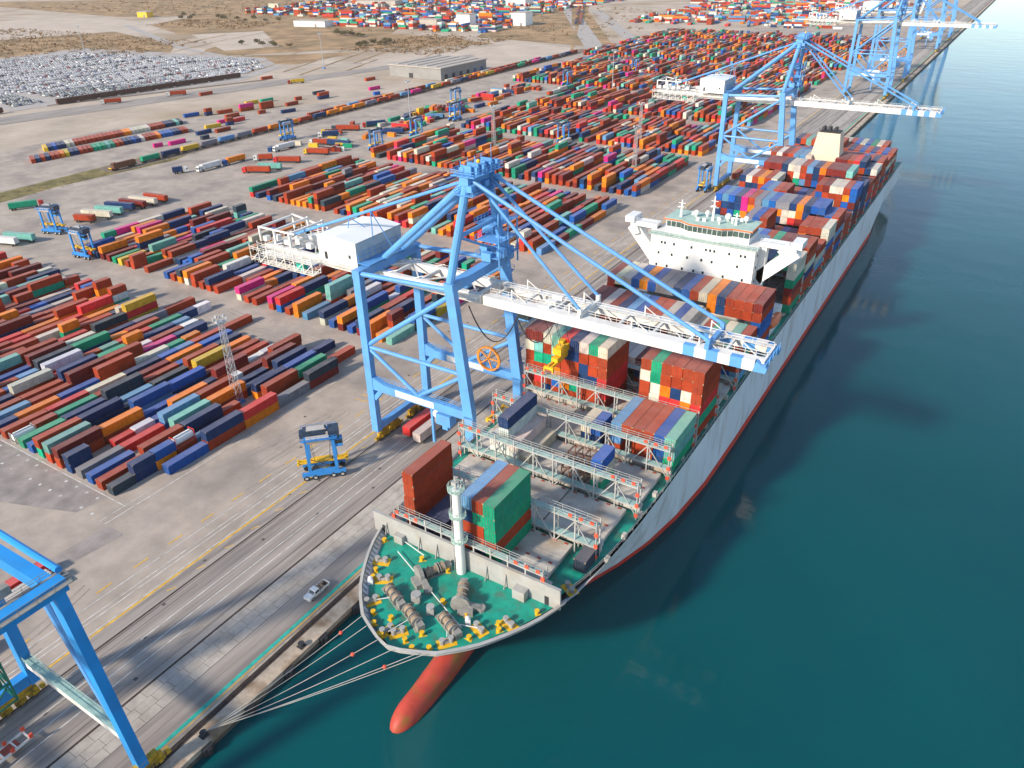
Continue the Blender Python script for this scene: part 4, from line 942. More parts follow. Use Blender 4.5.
    for y, t in ((ya, a0), (yb, a1)):
        g = MB(); g.tube((sxt, y, PT + 1.8), (AX, t, AZ - 1), 0.95, 10); part('mast', g, blue)
    g = MB(); zz = 61.5 + dz; f = (zz - PT) / (AZ - PT); xx = sxt + (AX - sxt) * f
    yy0 = ya + (a0 - ya) * f; yy1 = yb + (a1 - yb) * f
    g.tube((xx, yy0, zz), (xx, yy1, zz), 0.5, 8); g.tube((xx, yy0, zz), (sxt, yb, PT + 2), 0.35, 6)
    part('mast_tie', g, blue)
    for t, y in ((yc - 6.6, yc - 1.8), (yc - 1.2, yc + 5.2)):
        g = MB(); g.tube((AX - .4, t, AZ - 1), (LX + .4, y, PT - .6), 0.85, 10); part('strut', g, blue)
    g = MB(); g.bar((AX, a0 - 1.2, AZ - .6), (AX, a1 + 1.2, AZ - .6), 2.2, 1.8); g.span((AX - 3, a0 - 1.6, AZ + .3), (AX + 3, a1 + 1.6, AZ + .45))
    for x in (AX - 3, AX + 3): g.rail((x, a0 - 1.6, AZ + .4), (x, a1 + 1.6, AZ + .4), 1.2, 1.4, 0, 0.09)
    for y in (a0 - 1.6, a1 + 1.6): g.rail((AX - 3, y, AZ + .4), (AX + 3, y, AZ + .4), 1.2, 1.5, 0, 0.09)
    for y in (a0, yc - 5.6, yc - 3, a1): g.box((AX, y, AZ + 1.4), (2.6, 0.5, 1.8)); g.tube((AX - 1, y - .4, AZ + 1.5), (AX - 1, y + .4, AZ + 1.5), .6, 10); g.box((AX + 1.6, y + 1.1, AZ + 1.2), (1.2, 1.0, 1.5)); g.bar((AX - 2, y + .8, AZ), (AX - 2, y + .8, AZ + 2.8), .14)
    for y in (a0 - 1, yc - 4, a1 + 1.4): g.box((AX + 1.6, y, AZ - 2.0), (1.3, 1.4, 1.3))
    g.span((AX - 2.2, a0 - 1.6, AZ - 3.6), (AX + 2.4, a1 + 1.6, AZ - 3.5)); g.rail((AX + 2.4, a0 - 1.6, AZ - 3.5), (AX + 2.4, a1 + 1.6, AZ - 3.5), 1.1, 1.4, 0, 0.08); g.rail((AX - 2.2, a0 - 1.6, AZ - 3.5), (AX - 2.2, a1 + 1.6, AZ - 3.5), 1.1, 1.4, 0, 0.08)
    g.tube((AX, yc + 1, AZ + 2), (AX, yc + 1, AZ + 5), 0.08, 5)
    ap = part('apex_platform', g, blue)
    g = MB()
    g.ball((AX + .8, yc - 5, AZ + 2.6), 0.45); part('sheave_guard', g, MT['yellow'], ap)
    g = MB(); g.tube((AX - 1, yc - 6, AZ - 1.2), (-156, yc, 48.5 + dz), 0.38, 7)
    for x in (-131.5, -123.5):
        t = (x - (AX - 1)) / (-156 - (AX - 1)); z = AZ - 1.2 + t * (48.5 + dz - AZ + 1.2)
        for d_ in (-1.6, 1.6): g.tube((x, yc - 3.4 if x > -125 else yc - 2.6, z), (x + d_ * 1.2, yc + d_, 54 + dz if x < -125 else 50 + dz), 0.13, 5)
    part('backstay', g, blue)
    for v, t in ((-4.3, a0 + .3), (4.3, a1 - .3)):
        if raised:
            g = MB(); p1 = bm((52, v, 2.8)); mid = ((AX + p1[0]) / 2 + 6, yc + v, (AZ + p1[2]) / 2 - 7)
            g.tube((AX + .6, t, AZ - .5), mid, 0.3, 6); g.tube(mid, p1, 0.3, 6); part('forestay', g, blue)
        else:
            g = MB(); g.tube((AX + .6, t, AZ - .5), bm((52, v, 2.8)), 0.42, 7); part('forestay', g, blue)
            g = MB(); g.tube((AX + .6, t * .7 + yc * .3, AZ - 1.5), bm((24.2, v, 2.8)), 0.36, 7); part('forestay', g, blue)
    # machinery house, screen, rear platform
    g = MB(); g.span((-137.4, yc - 8.4, 48.0 + dz), (-125.0, yc + 8.2, 54.2 + dz)); g.add([(-137.7, yc - 8.7, 54.2 + dz), (-124.7, yc - 8.7, 54.2 + dz), (-124.7, yc + 8.5, 54.2 + dz), (-137.7, yc + 8.5, 54.2 + dz), (-131.2, yc - 8.7, 54.9 + dz), (-131.2, yc + 8.5, 54.9 + dz)], [(0, 1, 4), (2, 3, 5), (0, 4, 5, 3), (1, 2, 5, 4), (3, 2, 1, 0)])
    mh = part('machinery_house', g, MT['house'])
    g = MB(); g.box((-127.2, yc - 8.42, 50.4 + dz), (0.7, 0.1, 0.9)); g.box((-135, yc - 8.42, 49.5 + dz), (0.9, 0.1, 1.9)); part('vent', g, MT['dark'], mh)
    g = MB(); g.span((-124.85, yc - 8.6, 47.6 + dz), (-124.7, yc + 8.2, 54.0 + dz)); part('screen', g, MT['screen'], mh)
    g = MB(); g.rail((-124.2, yc - 8.6, 49.6 + dz), (-124.2, yc + 8.2, 49.6 + dz), 2.2, 2, 0, 0.09); g.span((-124.6, yc - 8.6, 49.3 + dz), (-121.0, yc + 8.2, 49.42 + dz)); part('platform', g, blue, mh)
    g = MB()
    z0, z1 = 43.4 + dz, 49.5 + dz; X0, X1 = -162.0, -139.5
    for z in (z0, 46.2 + dz):
        g.span((X0, yc - 9.5, z - .1), (X1, yc - 6.6, z)); g.span((X0, yc + 6.6, z - .1), (X1, yc + 9.5, z)); g.span((X0, yc - 9.5, z - .1), (X0 + 4, yc + 9.5, z))
        g.rail((X0, yc - 9.5, z), (X1, yc - 9.5, z), 1.2, 1.3, 0, 0.1); g.rail((X0, yc - 6.7, z), (X1, yc - 6.7, z), 1.2, 1.8, 0, 0.09); g.rail((X0, yc - 9.5, z), (X0, yc + 9.5, z), 1.2, 1.3, 0, 0.1); g.rail((X0, yc + 9.5, z), (X1, yc + 9.5, z), 1.2, 1.5, 0, 0.1)
    for k in range(8):
        x = X0 + k * 3.2
        for y in (yc - 9.4, yc - 6.7, yc + 6.7, yc + 9.4): g.bar((x, y, z0), (x, y, z1 - 1.5), 0.2)
        g.bar((x, yc - 9.4, z0), (x + 3.2, yc - 9.4, 46.2 + dz), 0.15)
    for x in (X0 + 1, X0 + 6.5, X0 + 12): g.bar((x, yc - 6, 48 + dz), (x, yc - 6, 52.0 + dz), 0.5); g.bar((x, yc + 6, 48 + dz), (x, yc + 6, 52.0 + dz), 0.5); g.bar((x, yc - 6, 51.6 + dz), (x, yc + 6, 51.6 + dz), 0.5)
    g.bar((X0 + 1, yc - 6, 51.8 + dz), (X0 + 14, yc - 6, 51.8 + dz), 0.4); g.bar((X0 + 1, yc + 6, 51.8 + dz), (X0 + 14, yc + 6, 50 + dz), 0.4)
    for i in range(9): g.box((X0 + 2 + (i * 3.7) % 20, yc - 5 + (i * 5.3) % 10, 48.6 + dz), (1.6, 1.4, 1.3))
    part('rear_platform', g, MT['girder'])
    g = MB(); g.box((-144.5, yc - 8.2, 44.6 + dz), (2.2, 1.6, 1.4)); part('hose_reel', g, MT['green_line'])
    # clutter on the seaside leg: cabinets, stair tower, lift
    g = MB()
    for i in range(7):
        z = 21 + i * 4.2; x = SX - (3.5 if z > 19 else 0) * (z - 18) / 31
        g.span((x - 3.4, yb + .9, z), (x + 1.0, yb + 2.6, z + .1)); g.rail((x - 3.4, yb + 2.6, z + .1), (x + 1.0, yb + 2.6, z + .1), 1.1, 1.4, 0, 0.07); g.bar((x - 3.2, yb + 1.7, z), (x + .6, yb + 1.7, z + 4.2), 0.5, 0.12)
    part('stair_tower', g, blue)
    g = MB()
    for i, (dx, dy, z) in enumerate(((-2, 6, 53), (1.5, 8, 55), (-3, 9.5, 57), (2, 10, 52), (0, 4, 52.4), (-1, 11, 60), (3, 5.5, 53.4))): g.box((sxt + dx, yc + dy, z + dz), (2.0 + (i % 3) * .5, 1.6, 2.0 + (i % 2)))
    for z in (52.2, 56, 60): g.span((sxt - 3, yc + 3.5, z + dz), (sxt + 3.4, yc + 12, z + dz + .1)); g.rail((sxt + 3.4, yc + 3.5, z + dz), (sxt + 3.4, yc + 12, z + dz), 1.2, 1.4, 0, 0.09); g.rail((sxt - 3, yc + 3.5, z + dz), (sxt - 3, yc + 12, z + dz), 1.2, 1.4, 0, 0.09)
    for y in (yc + 4, yc + 8, yc + 12): g.bar((sxt + 3.2, y, PT), (sxt + 3.2, y, 63 + dz), 0.3)
    part('service_platform', g, blue)
    g = MB(); g.box((SX - 7.5, ya + .2, SZ - 3.2), (4.2, 2.6, 3.0)); g.box((SX - 7.5, ya + .2, SZ - 5.4), (1.6, 1.4, 1.6)); g.bar((SX - 11.5, ya, SZ - 1), (SX - 11.5, ya, 6.5), 0.6); part('power_cabin', g, blue)
    g = MB(); g.ball((SX - 10.2, ya + .8, SZ - 2.8), 1.5); part('tank', g, MT['girder'])
    g = MB(); rr = 3.3
    for i in range(20):
        a, b = 2 * math.pi * i / 20, 2 * math.pi * (i + 1) / 20
        g.bar((SX - 8 + rr * math.cos(a), yb - 1.5, SZ + 4 + rr * math.sin(a)), (SX - 8 + rr * math.cos(b), yb - 1.5, SZ + 4 + rr * math.sin(b)), 0.7, 0.35)
        if i % 4 == 0: g.bar((SX - 8, yb - 1.5, SZ + 4), (SX - 8 + rr * math.cos(a), yb - 1.5, SZ + 4 + rr * math.sin(a)), 0.3)
    part('cable_reel', g, MT['orange'])
    return C, part, bm, gy
main, mpart, mbm, mgy = sts_crane(136.0, 'pale blue quay crane with white boom lowered across the nearest part of the ship', group='blue quay cranes')
second = copy_tree(main); second.location.y = 404.0
tag(second, 'pale blue quay crane with lowered boom standing beside the funnel of the ship', 'crane')
# trolley, cab and the yellow spreader over the port stack
g = MB(); tx = -75.9
g.span((tx - 3.5, 131.2, 45.4), (tx + 3.5, 140.8, 46.0)); 
for y in (133, 136, 139): g.box((tx, y, 46.6), (2.4, 1.4, 1.2))
tr = mpart('trolley', g, MT['girder'])
g = MB(); g.span((tx - 7.4, 133.4, 41.8), (tx - 4.6, 136.4, 44.6)); g.bar((tx - 6, 135, 44.5), (tx - 6, 135, 46.2), 0.5); mpart('operator_cab', g, MT['crane'], tr)
g = MB(); g.span((tx - 7.45, 133.33, 42.2), (tx - 4.55, 135.0, 43.6)); mpart('cab_window', g, MT['glass'], tr)
sp = thing('spreader', (tx, 140.6, 30.0), 'yellow container spreader hanging on ropes from the nearest boom above the port stack', 'spreader')
g = MB(); g.box((0, 0, 3.2), (2.2, 4.4, 1.6)); g.box((0, 0, 1.5), (1.6, 6.5, 1.0)); g.box((.5, -1.2, 4.3), (1.4, 1.2, .9)); g.box((-.5, 1.3, 4.3), (1.3, 1.4, .9))
g.build('head_block', MT['yellow'], sp)
g = MB()
for x in (-.5, .5): g.bar((x, -5.9, .8), (x, 5.9, .8), .45, .55)
for y in (-5.9, 5.9): g.box((0, y, .7), (2.4, .5, .7)); g.box((-1.1, y, .2), (.3, .6, .9)); g.box((1.1, y, .2), (.3, .6, .9))
g.build('telescopic_frame', MT['yellow'], sp)
g = MB()
for x in (-1, 1):
    for y in (-1.8, 1.8): g.tube((x, y, 4), (x * 1.4, y * 1.2 - 4.6, 15.6), 0.06, 5)
g.build('hoist_rope', MT['dark'], sp)
g = MB(); prev = None
for i in range(15):
    t = i / 14; p = (-95 + 13 * t, 131.0, 43.5 - 7.5 * (1 - (2 * t - 1) ** 2))
    if prev: g.bar(prev, p, .22)
    prev = p
prev = None
for i in range(13):
    t = i / 12; p = (-82 + 9 * t, 131.0, 43.6 - 5.0 * (1 - (2 * t - 1) ** 2))
    if prev: g.bar(prev, p, .2)
    prev = p
mpart('festoon_cable', g, MT['dark'], tr)
# far cranes, taller
third, _p, _b, _g = sts_crane(716.0, 'tall blue crane with a long white boom lowered level, farthest lowered boom along the quay', 9.0, False, 'blue quay cranes')
fourth, _p, _b, _g = sts_crane(812.0, 'far blue crane with raised boom, nearest of the raised ones behind the level boom', 9.0, True, 'blue quay cranes')
for y, lb in ((1040.0, 'distant blue crane with raised boom, middle of the three raised ones'), (1160.0, 'farthest blue crane with raised boom at the distant end of the quay')):
    c = copy_tree(fourth); c.location.y = y; tag(c, lb, 'crane')
# crane cut by the left edge of the view
nb = (LX, 21.0, 0.0)
nc = thing('quay_crane', nb, 'deep blue quay crane cut by the lower left edge, only legs and beams showing', 'crane', 'blue quay cranes')
def npart(name, g, m, parent=None): return g.build(name, m, parent or nc, nb)
bl = MT['crane_deep']
for y in (10.6, 32.0):
    s = 4.5 if y < 20 else -4.5
    bogies(nc, LX, y + s, nb, MT['bogie']); bogies(nc, -92.0, y + s + (3.5 if s < 0 else 0), nb, MT['bogie'])
    g = MB(); g.bar((LX, y, 3.4), (LX, y, 36.5), 2.2, 1.8); npart('leg', g, bl)
    g = MB(); g.bar((-92.4, y, 2.4), (-97.0, y, 39.3), 2.0, 1.6, 0, 2.1, 1.6); npart('leg', g, bl)
    g = MB(); g.bar((LX + 1, y, 37.4), (-98, y, 38.4), 1.9, 2.4); g.tube((LX, y + 1.6, 40.2), (-97.5, y + 1.6, 40.6), 0.55, 8); npart('top_beam', g, bl)
    g = MB(); g.bar((LX + 1, y, 8.4), (-93.6, y, 8.4), 1.0, 1.8); sb = npart('sill_beam', g, MT['girder'])
    g = MB(); g.span((LX + 1.2, y - .65, 9.34), (-94, y + .65, 9.42)); g.rail((LX + 1.2, y + .65, 9.4), (-94, y + .65, 9.4), .9, 3, 0, 0.07); g.rail((LX + 1.2, y - .65, 9.4), (-94, y - .65, 9.4), .9, 3, 0, 0.07); npart('walkway', g, MT['lash_deck'], sb)
    g = MB(); g.tube((-99.0, y, 36.6), (-95.4, y, 12.6), 0.55, 8); g.tube((-116, y, 37), (-100, y, 9.6), 0.62, 8) if y < 20 else g.tube((-103, y, 36.8), (-95.6, y, 12.8), 0.62, 8); npart('brace', g, MT['crane'])
for x, z in ((LX, 4.6), (LX, 37.4), (-96.6, 39.0)):
    g = MB(); g.bar((x, 9.6 if z > 5 else 11.5, z), (x, 33.4 if z > 5 else 31.1, z), 1.7, 2.2); npart('portal_beam', g, bl)
g = MB()
for dx in (-1.5, 1.5): g.span((-96.6 + dx - .35, 9, 39.6), (-96.6 + dx + .35, 33.8, 39.7)); g.rail((-96.6 + dx * 1.2, 9, 39.7), (-96.6 + dx * 1.2, 33.8, 39.7), 1.1, 2.4, 0, 0.06)
g.span((-98.4, 33.4, 39.2), (-95.2, 34.6, 39.4)); g.box((-99.6, 27, 41.0), (1.2, 1.8, 1.4))
npart('leg_platform', g, MT['winch'])
g = MB()
for z in range(8, 36, 4):
    for a, b in (((-121, 22), (-116, 22)), ((-116, 22), (-116, 27)), ((-116, 27), (-121, 27)), ((-121, 27), (-121, 22))):
        g.bar((a[0], a[1], z), (b[0], b[1], z), .25); g.bar((a[0], a[1], z), (b[0], b[1], z + 4), .22); g.bar((a[0], a[1], z), (a[0], a[1], z + 4), .3)
npart('stair_tower', g, MT['green_steel'])
# ------------------------------------------------------------------ straddle carriers
MT['tyre'] = mat('tyre', (0.02, 0.02, 0.022), 0.85, var=0.2)
MT['hub'] = mat('wheel_hub', (0.45, 0.45, 0.44), 0.5, var=0.1)
MT['carrier'] = mat('carrier_blue', (0.035, 0.24, 0.62), 0.45, var=0.12, sc=0.5)
MT['engine'] = mat('engine_dark', (0.03, 0.05, 0.085), 0.5, var=0.3, sc=0.8)
MT['tank'] = mat('tank_grey', (0.46, 0.43, 0.40), 0.5, var=0.1)
def make_carrier(loc, rz, label, spread_z=4.2):
    t = thing('straddle_carrier', loc, label, 'straddle carrier', 'blue straddle carriers', rz)
    H = 11.6; hl, hw = 5.2, 2.2
    for s in (-1, 1):
        g = MB(); g.box((0, s * hw, 1.75), (10.6, .85, .9)); g.box((0, s * hw, 2.5), (6.2, .7, .7)); g.build('side_beam', MT['carrier'], t)
        for x in (-3.3, 3.3):
            g = MB(); g.bar((x, s * hw, 2.0), (x * .95, s * hw, H), .8, .6); g.build('leg', MT['carrier'], t)
        for x in (-4.4, -2.2, 2.2, 4.4):
            g = MB(); g.tube((x, s * hw - .32, .75), (x, s * hw + .32, .75), .75, 14); g.box((x, s * hw, 1.4), (.4, .9, .5)); wl_ = g.build('wheel', MT['tyre'], t)
            g = MB(); g.tube((x, s * (hw + .24) - .1, .75), (x, s * (hw + .24) + .1, .75), .38, 10); g.build('hub', MT['hub'], wl_)
    g = MB()
    for x in (-3.2, 3.2): g.box((x, 0, H - .1), (.8, 5.0, .7))
    for s in (-1, 1): g.box((0, s * hw, H - .1), (7.4, .6, .7)); g.box((0, s * hw * 1.25, H + .3), (8.6, .7, .08)); g.rail((-4.3, s * hw * 1.4, H + .3), (4.3, s * hw * 1.4, H + .3), 1.0, 1.2, 0, .07)
    g.build('top_frame', MT['carrier'], t)
    g = MB(); g.box((-1.0, .6, H + .9), (5.4, 2.6, 1.5)); g.box((3.6, 0, H + .6), (2.6, 3.4, 2.2)); g.box((-4.0, .5, H + .5), (1.2, 2.2, 1.4)); g.tube((1.8, 0, H + 1.4), (1.8, 0, H + 2.6), .25, 8); g.build('engine', MT['engine'], t)
    g = MB(); g.tube((-3.1, -1.7, H - .2), (2.4, -1.7, H - .2), .95, 12); g.box((-.4, .6, H + 1.72), (4.8, 2.0, .14)); g.build('fuel_tank', MT['tank'], t)
    g = MB(); g.box((4.6, -1.3, H - 1.6), (1.7, 1.8, 2.2)); cb = g.build('cab', MT['carrier'], t)
    g = MB(); g.box((4.65, -1.32, H - 1.3), (1.74, 1.84, 1.1)); g.build('cab_window', MT['glass'], cb)
    g = MB()
    for y in (-.55, .55): g.bar((-6.0, y, spread_z), (6.0, y, spread_z), .4, .5)
    for x in (-6, 6): g.box((x, 0, spread_z - .05), (.5, 2.3, .6))
    g.box((0, 0, spread_z + .3), (4.4, 1.7, .5)); g.build('spreader', MT['yellow'], t)
    g = MB()
    for x in (-1.8, 1.8):
        for y in (-.8, .8): g.bar((x, y, spread_z + .4), (x * 1.5, y * 1.8, H - .3), .09)
    g.bar((-3, -hw, 3), (3, -hw, 6.2), .14); g.bar((3, -hw, 3), (-3, -hw, 6.2), .14)
    g.build('hoist_chain', MT['dark'], t)
    return t
c0 = make_carrier((-124.9, 107.0, .02), R(45), 'blue straddle carrier with yellow spreader alone on the quay lanes left of the nearest crane')
for (x, y, a, lb) in [(-325.5, 169.0, R(7), 'blue straddle carrier at the aisle corner left of the second yard block'), (-369, 181.0, R(18), 'blue straddle carrier carrying an orange box among parked trailers at left'),
                      (-128.9, 393.0, R(92), 'blue straddle carrier on the quay lanes beside the second crane'), (-343.0, 381.0, R(85), 'blue straddle carrier beside white and blue boxes at the third block corner'),
                      (-343.5, 423.0, R(90), 'tall blue straddle carrier beside the truck lanes, below a thin light mast'), (-416.5, 374.0, R(84), 'blue straddle carrier beside the freight train and a row of trucks'),
                      (-388.0, 531.0, R(90), 'blue straddle carrier over a yellow box near the long freight train'), (-246.0, 453.5, R(90), 'blue straddle carrier in the aisle amid the middle yard blocks'),
                      (-352, 480, R(88), 'dark straddle carrier by orange boxes at the inland end of the yard'), (-352.5, 655.0, R(90), 'blue straddle carrier in the far yard beside a small separate block'), (-330, 755, R(90), 'distant blue straddle carrier in the far yard aisle')]:
    c = copy_tree(c0); c.location = (x, y, .02); c.rotation_euler[2] = a; c['label'] = lb

# ------------------------------------------------------------------ light masts
MT['galv'] = mat('galvanised_steel', (0.40, 0.41, 0.43), 0.5, 0.2, var=.15)
def light_mast(loc, h, label, lattice=True, group='yard light masts'):
    t = thing('light_mast', loc, label, 'light mast', group)
    g = MB(); b0, b1 = 1.05, .55
    if lattice:
        n = int(h / 1.9)
        for i in range(n):
            z0, z1 = i * h / n, (i + 1) * h / n; w0, w1 = b0 + (b1 - b0) * i / n, b0 + (b1 - b0) * (i + 1) / n
            P0 = [(-w0, -w0, z0), (w0, -w0, z0), (w0, w0, z0), (-w0, w0, z0)]; P1 = [(-w1, -w1, z1), (w1, -w1, z1), (w1, w1, z1), (-w1, w1, z1)]
            for k in range(4): g.bar(P0[k], P1[k], .13); g.bar(P0[k], P1[(k + 1) % 4], .08); g.bar(P1[k], P1[(k + 1) % 4], .08)
    else: g.tube((0, 0, 0), (0, 0, h), .45, 8, r2=.2)
    g.build('mast', MT['galv'], t)
    g = MB(); g.box((0, 0, h + .1), (2.4, 2.4, .16))
    for k in ():
        c, s = (1, 0) if k % 2 == 0 else (0, 1); g.rail((-1.7, -1.7 + 3.4 * (k // 2), h + .1) if k % 2 == 0 else (-1.7 + 3.4 * (k // 2), -1.7, h + .1), (1.7, -1.7 + 3.4 * (k // 2), h + .1) if k % 2 == 0 else (-1.7 + 3.4 * (k // 2), 1.7, h + .1), 1.1, 1.1, 0, .08)
    g.build('head_platform', MT['galv'], t)
    g = MB()
    for i in range(10):
        a = 2 * math.pi * i / 10; g.box((1.7 * math.cos(a), 1.7 * math.sin(a), h + .7 + .5 * (i % 2)), (.6, .45, .6), rz=a)
    g.build('floodlight', MT['screen'], t)
    g = MB(); g.box((0, 0, .4), (2.8, 2.8, .8)); g.build('footing', MT['carrier'], t)
    return t
m0 = light_mast((-171.2, 119.4, 0), 26.0, 'white lattice light mast rising from the near end of the front yard block')
for (x, y, lb) in [(-172.3, 401, 'white lattice light mast amid the middle block beside the quay lanes'), (-197.5, 465, 'white lattice light mast in the aisle behind the middle block, farther one'), (-275, 415, 'white lattice light mast behind the nearest crane tower')]:
    c = copy_tree(m0); c.location = (x, y, 0); c['label'] = lb
p0 = light_mast((-357, 434, 0), 33, 'thin pole light mast beside the tall straddle carrier and the trucks', False)
for x, y, lb in [(-994, 590, 'thin pole light mast among the parked cars, far left'), (-640, 640, 'thin pole light mast on the sandy ground left of the warehouse'), (-300, 640, 'thin pole light mast amid the far containers')]:
    c = copy_tree(p0); c.location = (x, y, 0); c['label'] = lb

# ------------------------------------------------------------------ quay truck, trailer, spreader frame
MT['van_white'] = mat('vehicle_white', (0.80, 0.80, 0.79), 0.35, var=0.04)
def wheels(parent, pts, r=.42, w_=.3):
    for x, y in pts:
        g = MB(); g.tube((x - w_ / 2, y, r), (x + w_ / 2, y, r), r, 12); o = g.build('wheel', MT['tyre'], parent)
        g = MB(); g.tube((x - w_ / 2 - .02, y, r), (x + w_ / 2 + .02, y, r), r * .55, 8); g.build('hub', MT['hub'], o)
tk = thing('pickup_truck', (-96.9, 75.6, .02), 'small white flatbed pickup driving on the service lane along the quay edge', 'pickup truck')
g = MB(); g.box((0, 0, .62), (1.9, 6.2, .3)); g.box((0, -2.35, .95), (1.9, 1.5, .55))
g.add([(-.95, -3.05, .75), (.95, -3.05, .75), (.95, -1.6, .75), (-.95, -1.6, .75), (-.9, -2.95, 1.2), (.9, -2.95, 1.2), (.9, -1.6, 1.3), (-.9, -1.6, 1.3)], MB.BF)
g.add([(-.94, -1.75, 1.15), (.94, -1.75, 1.15), (.94, .15, 1.15), (-.94, .15, 1.15), (-.82, -1.1, 1.95), (.82, -1.1, 1.95), (.82, .05, 1.95), (-.82, .05, 1.95)], MB.BF); g.box((0, -.75, .95), (1.9, 1.75, .6)); g.build('cab', MT['van_white'], tk)
g = MB(); g.add([(-.8, -1.72, 1.25), (.8, -1.72, 1.25), (.72, -1.22, 1.86), (-.72, -1.22, 1.86)], [(0, 1, 2, 3)]); 
for s in (-1, 1): g.box((s * .9, -.6, 1.5), (.06, 1.1, .5))
g.build('window', MT['glass'], tk)
g = MB(); g.box((0, 1.7, .82), (2.0, 2.95, .12), m=1)
for s in (-1, 1): g.box((s * .98, 1.7, 1.05), (.08, 2.95, .42))
g.box((0, 3.14, 1.05), (2.0, .08, .42)); g.build('flatbed', [MT['van_white'], MT['rust_dark']], tk)
g = MB()
for i in range(7): g.box((-.6 + (i % 3) * .55, .7 + (i // 3) * .8, 1.05), (.5, .7, .35 + .1 * (i % 2)), rz=i)
g.build('cargo', MT['rope'], tk)
tk.scale = (.92, .92, .92)
wheels(tk, [(-.85, -2.0), (.85, -2.0), (-.85, 1.9), (.85, 1.9)])
tl = thing('skeletal_trailer', (-114.6, 19.2, 0), 'empty skeletal trailer with red corner posts parked at the lower left corner', 'trailer', rz=R(2))
g = MB()
for x in (-1.1, 1.1): g.bar((x, -7, 1.2), (x, 6.6, 1.2), .25, .4)
for i in range(7): g.box((0, -6.6 + i * 2.15, 1.2), (2.2, .25, .3))
g.build('chassis', MT['girder'], tl)
g = MB(); g.box((0, -2.2, 1.0), (1.9, 3.6, .5)); g.box((0, 3.4, 1.0), (1.9, 3, .5)); g.build('deck', MT['rust_red'], tl)
for x in (-1.2, 1.2):
    for y in (6.5, 3.4): g = MB(); g.box((x, y, 1.7), (.3, .6, .9)); g.build('corner_guide', MT['red_mark'], tl); wheels(tl, [(-1, -5), (1, -5), (-1, -3.6), (1, -3.6)], .5)
sf = thing('lifting_frame', (-100.6, 152.0, 0), 'yellow lifting frame lying on the quay between crane and ship', 'lifting frame', rz=0)
g = MB()
for x in (-2.2, 0, 2.2): g.bar((x, -4, .6), (x, 4, .6), .5, .5)
for y in (-4, -1.6, 1.6, 4): g.bar((-2.4, y, .85), (2.4, y, .85), .5, .4)
for x in (-2.2, 2.2):
    for y in (-4, 4): g.box((x, y, .6), (.7, .7, 1.2))
g.build('frame', MT['yellow'], sf)
# trailers below the crane boxes
for x, y, lb in ((-116.9, 136, 'yard trailer under the bright red box beneath the crane'), (-112.7, 135, 'yard trailer under the cream box beneath the crane')):
    t = thing('yard_trailer', (x, y, 0), lb, 'trailer', 'trailers under the crane'); g = MB()
    for s in (-.9, .9): g.bar((s, -6, .72), (s, 6, .72), .3, .3)
    for k in range(5): g.box((0, -5 + k * 2.5, .7), (2.2, .25, .25))
    g.build('chassis', MT['dark'], t); wheels(t, [(-1, 4), (1, 4), (-1, 5.2), (1, 5.2)], .42)
# bollards, fenders and mooring lines
def bollard(x, y, lb):
    g = MB(); g.tube((x, y, .05), (x, y, .7), .42, 10); g.tube((x, y, .65), (x, y, .95), .62, 10); g.box((x, y, .1), (1.4, 1.4, .12))
    return tag(g.build('bollard', MT['dark'], None, (x, y, 0)), lb, 'bollard', 'bollards on the quay coping')
bollard(-89.9, 41.6, 'dark bollard on the coping holding the bow mooring lines')
for i in range(14): bollard(-89.6, 64 + i * 24 - (24 if i == 0 else 0) * 0, 'dark bollard on the quay coping with no rope on it')
for i in range(46):
    y = 12 + i * 9.2; g = MB(); g.span((QX - .02, y, -1.9), (QX + .75, y + 2.0, -.25)); g.tube((QX + .75, y + 1, -1.8), (QX + .75, y + 1, -.4), .45, 8)
    tag(g.build('fender', MT['dark'], None, (QX, y, -1)), 'black rubber fender on the quay face above the water', 'fender', 'fenders along the quay')
ends = [(-71.6, 64.2, 18.1), (-69.5, 62.7, 18.1), (-66.0, 61.4, 18.1), (-62.6, 61.2, 18.1), (-58.9, 62.3, 18.1), (-57.8, 62.8, 18.1)]
nm = ['leftmost', 'second from left', 'third from left', 'fourth from left', 'second from right', 'rightmost']
for i, e in enumerate(ends):
    a = Vector((-89.9, 41.6 + .1 * i, .7)); b = Vector(e); g = MB(); prev = a
    for k in range(1, 13):
        t = k / 12; p = a.lerp(b, t); p.z -= 0.5 * (1 - (2 * t - 1) ** 2); g.tube(prev, p, .055, 6); prev = p
    o = g.build('mooring_line', MT['ship_grey'], None, tuple(a)); tag(o, 'pale mooring line from the bow to the bollard, %s of the six' % nm[i], 'mooring line', 'mooring lines at the bow')
    if i in (0, 2, 4):
        p = a.lerp(b, .86); p.z -= .3; g = MB(); g.ball(p, .35); g.build('marker', MT['red_mark'], o, tuple(a))

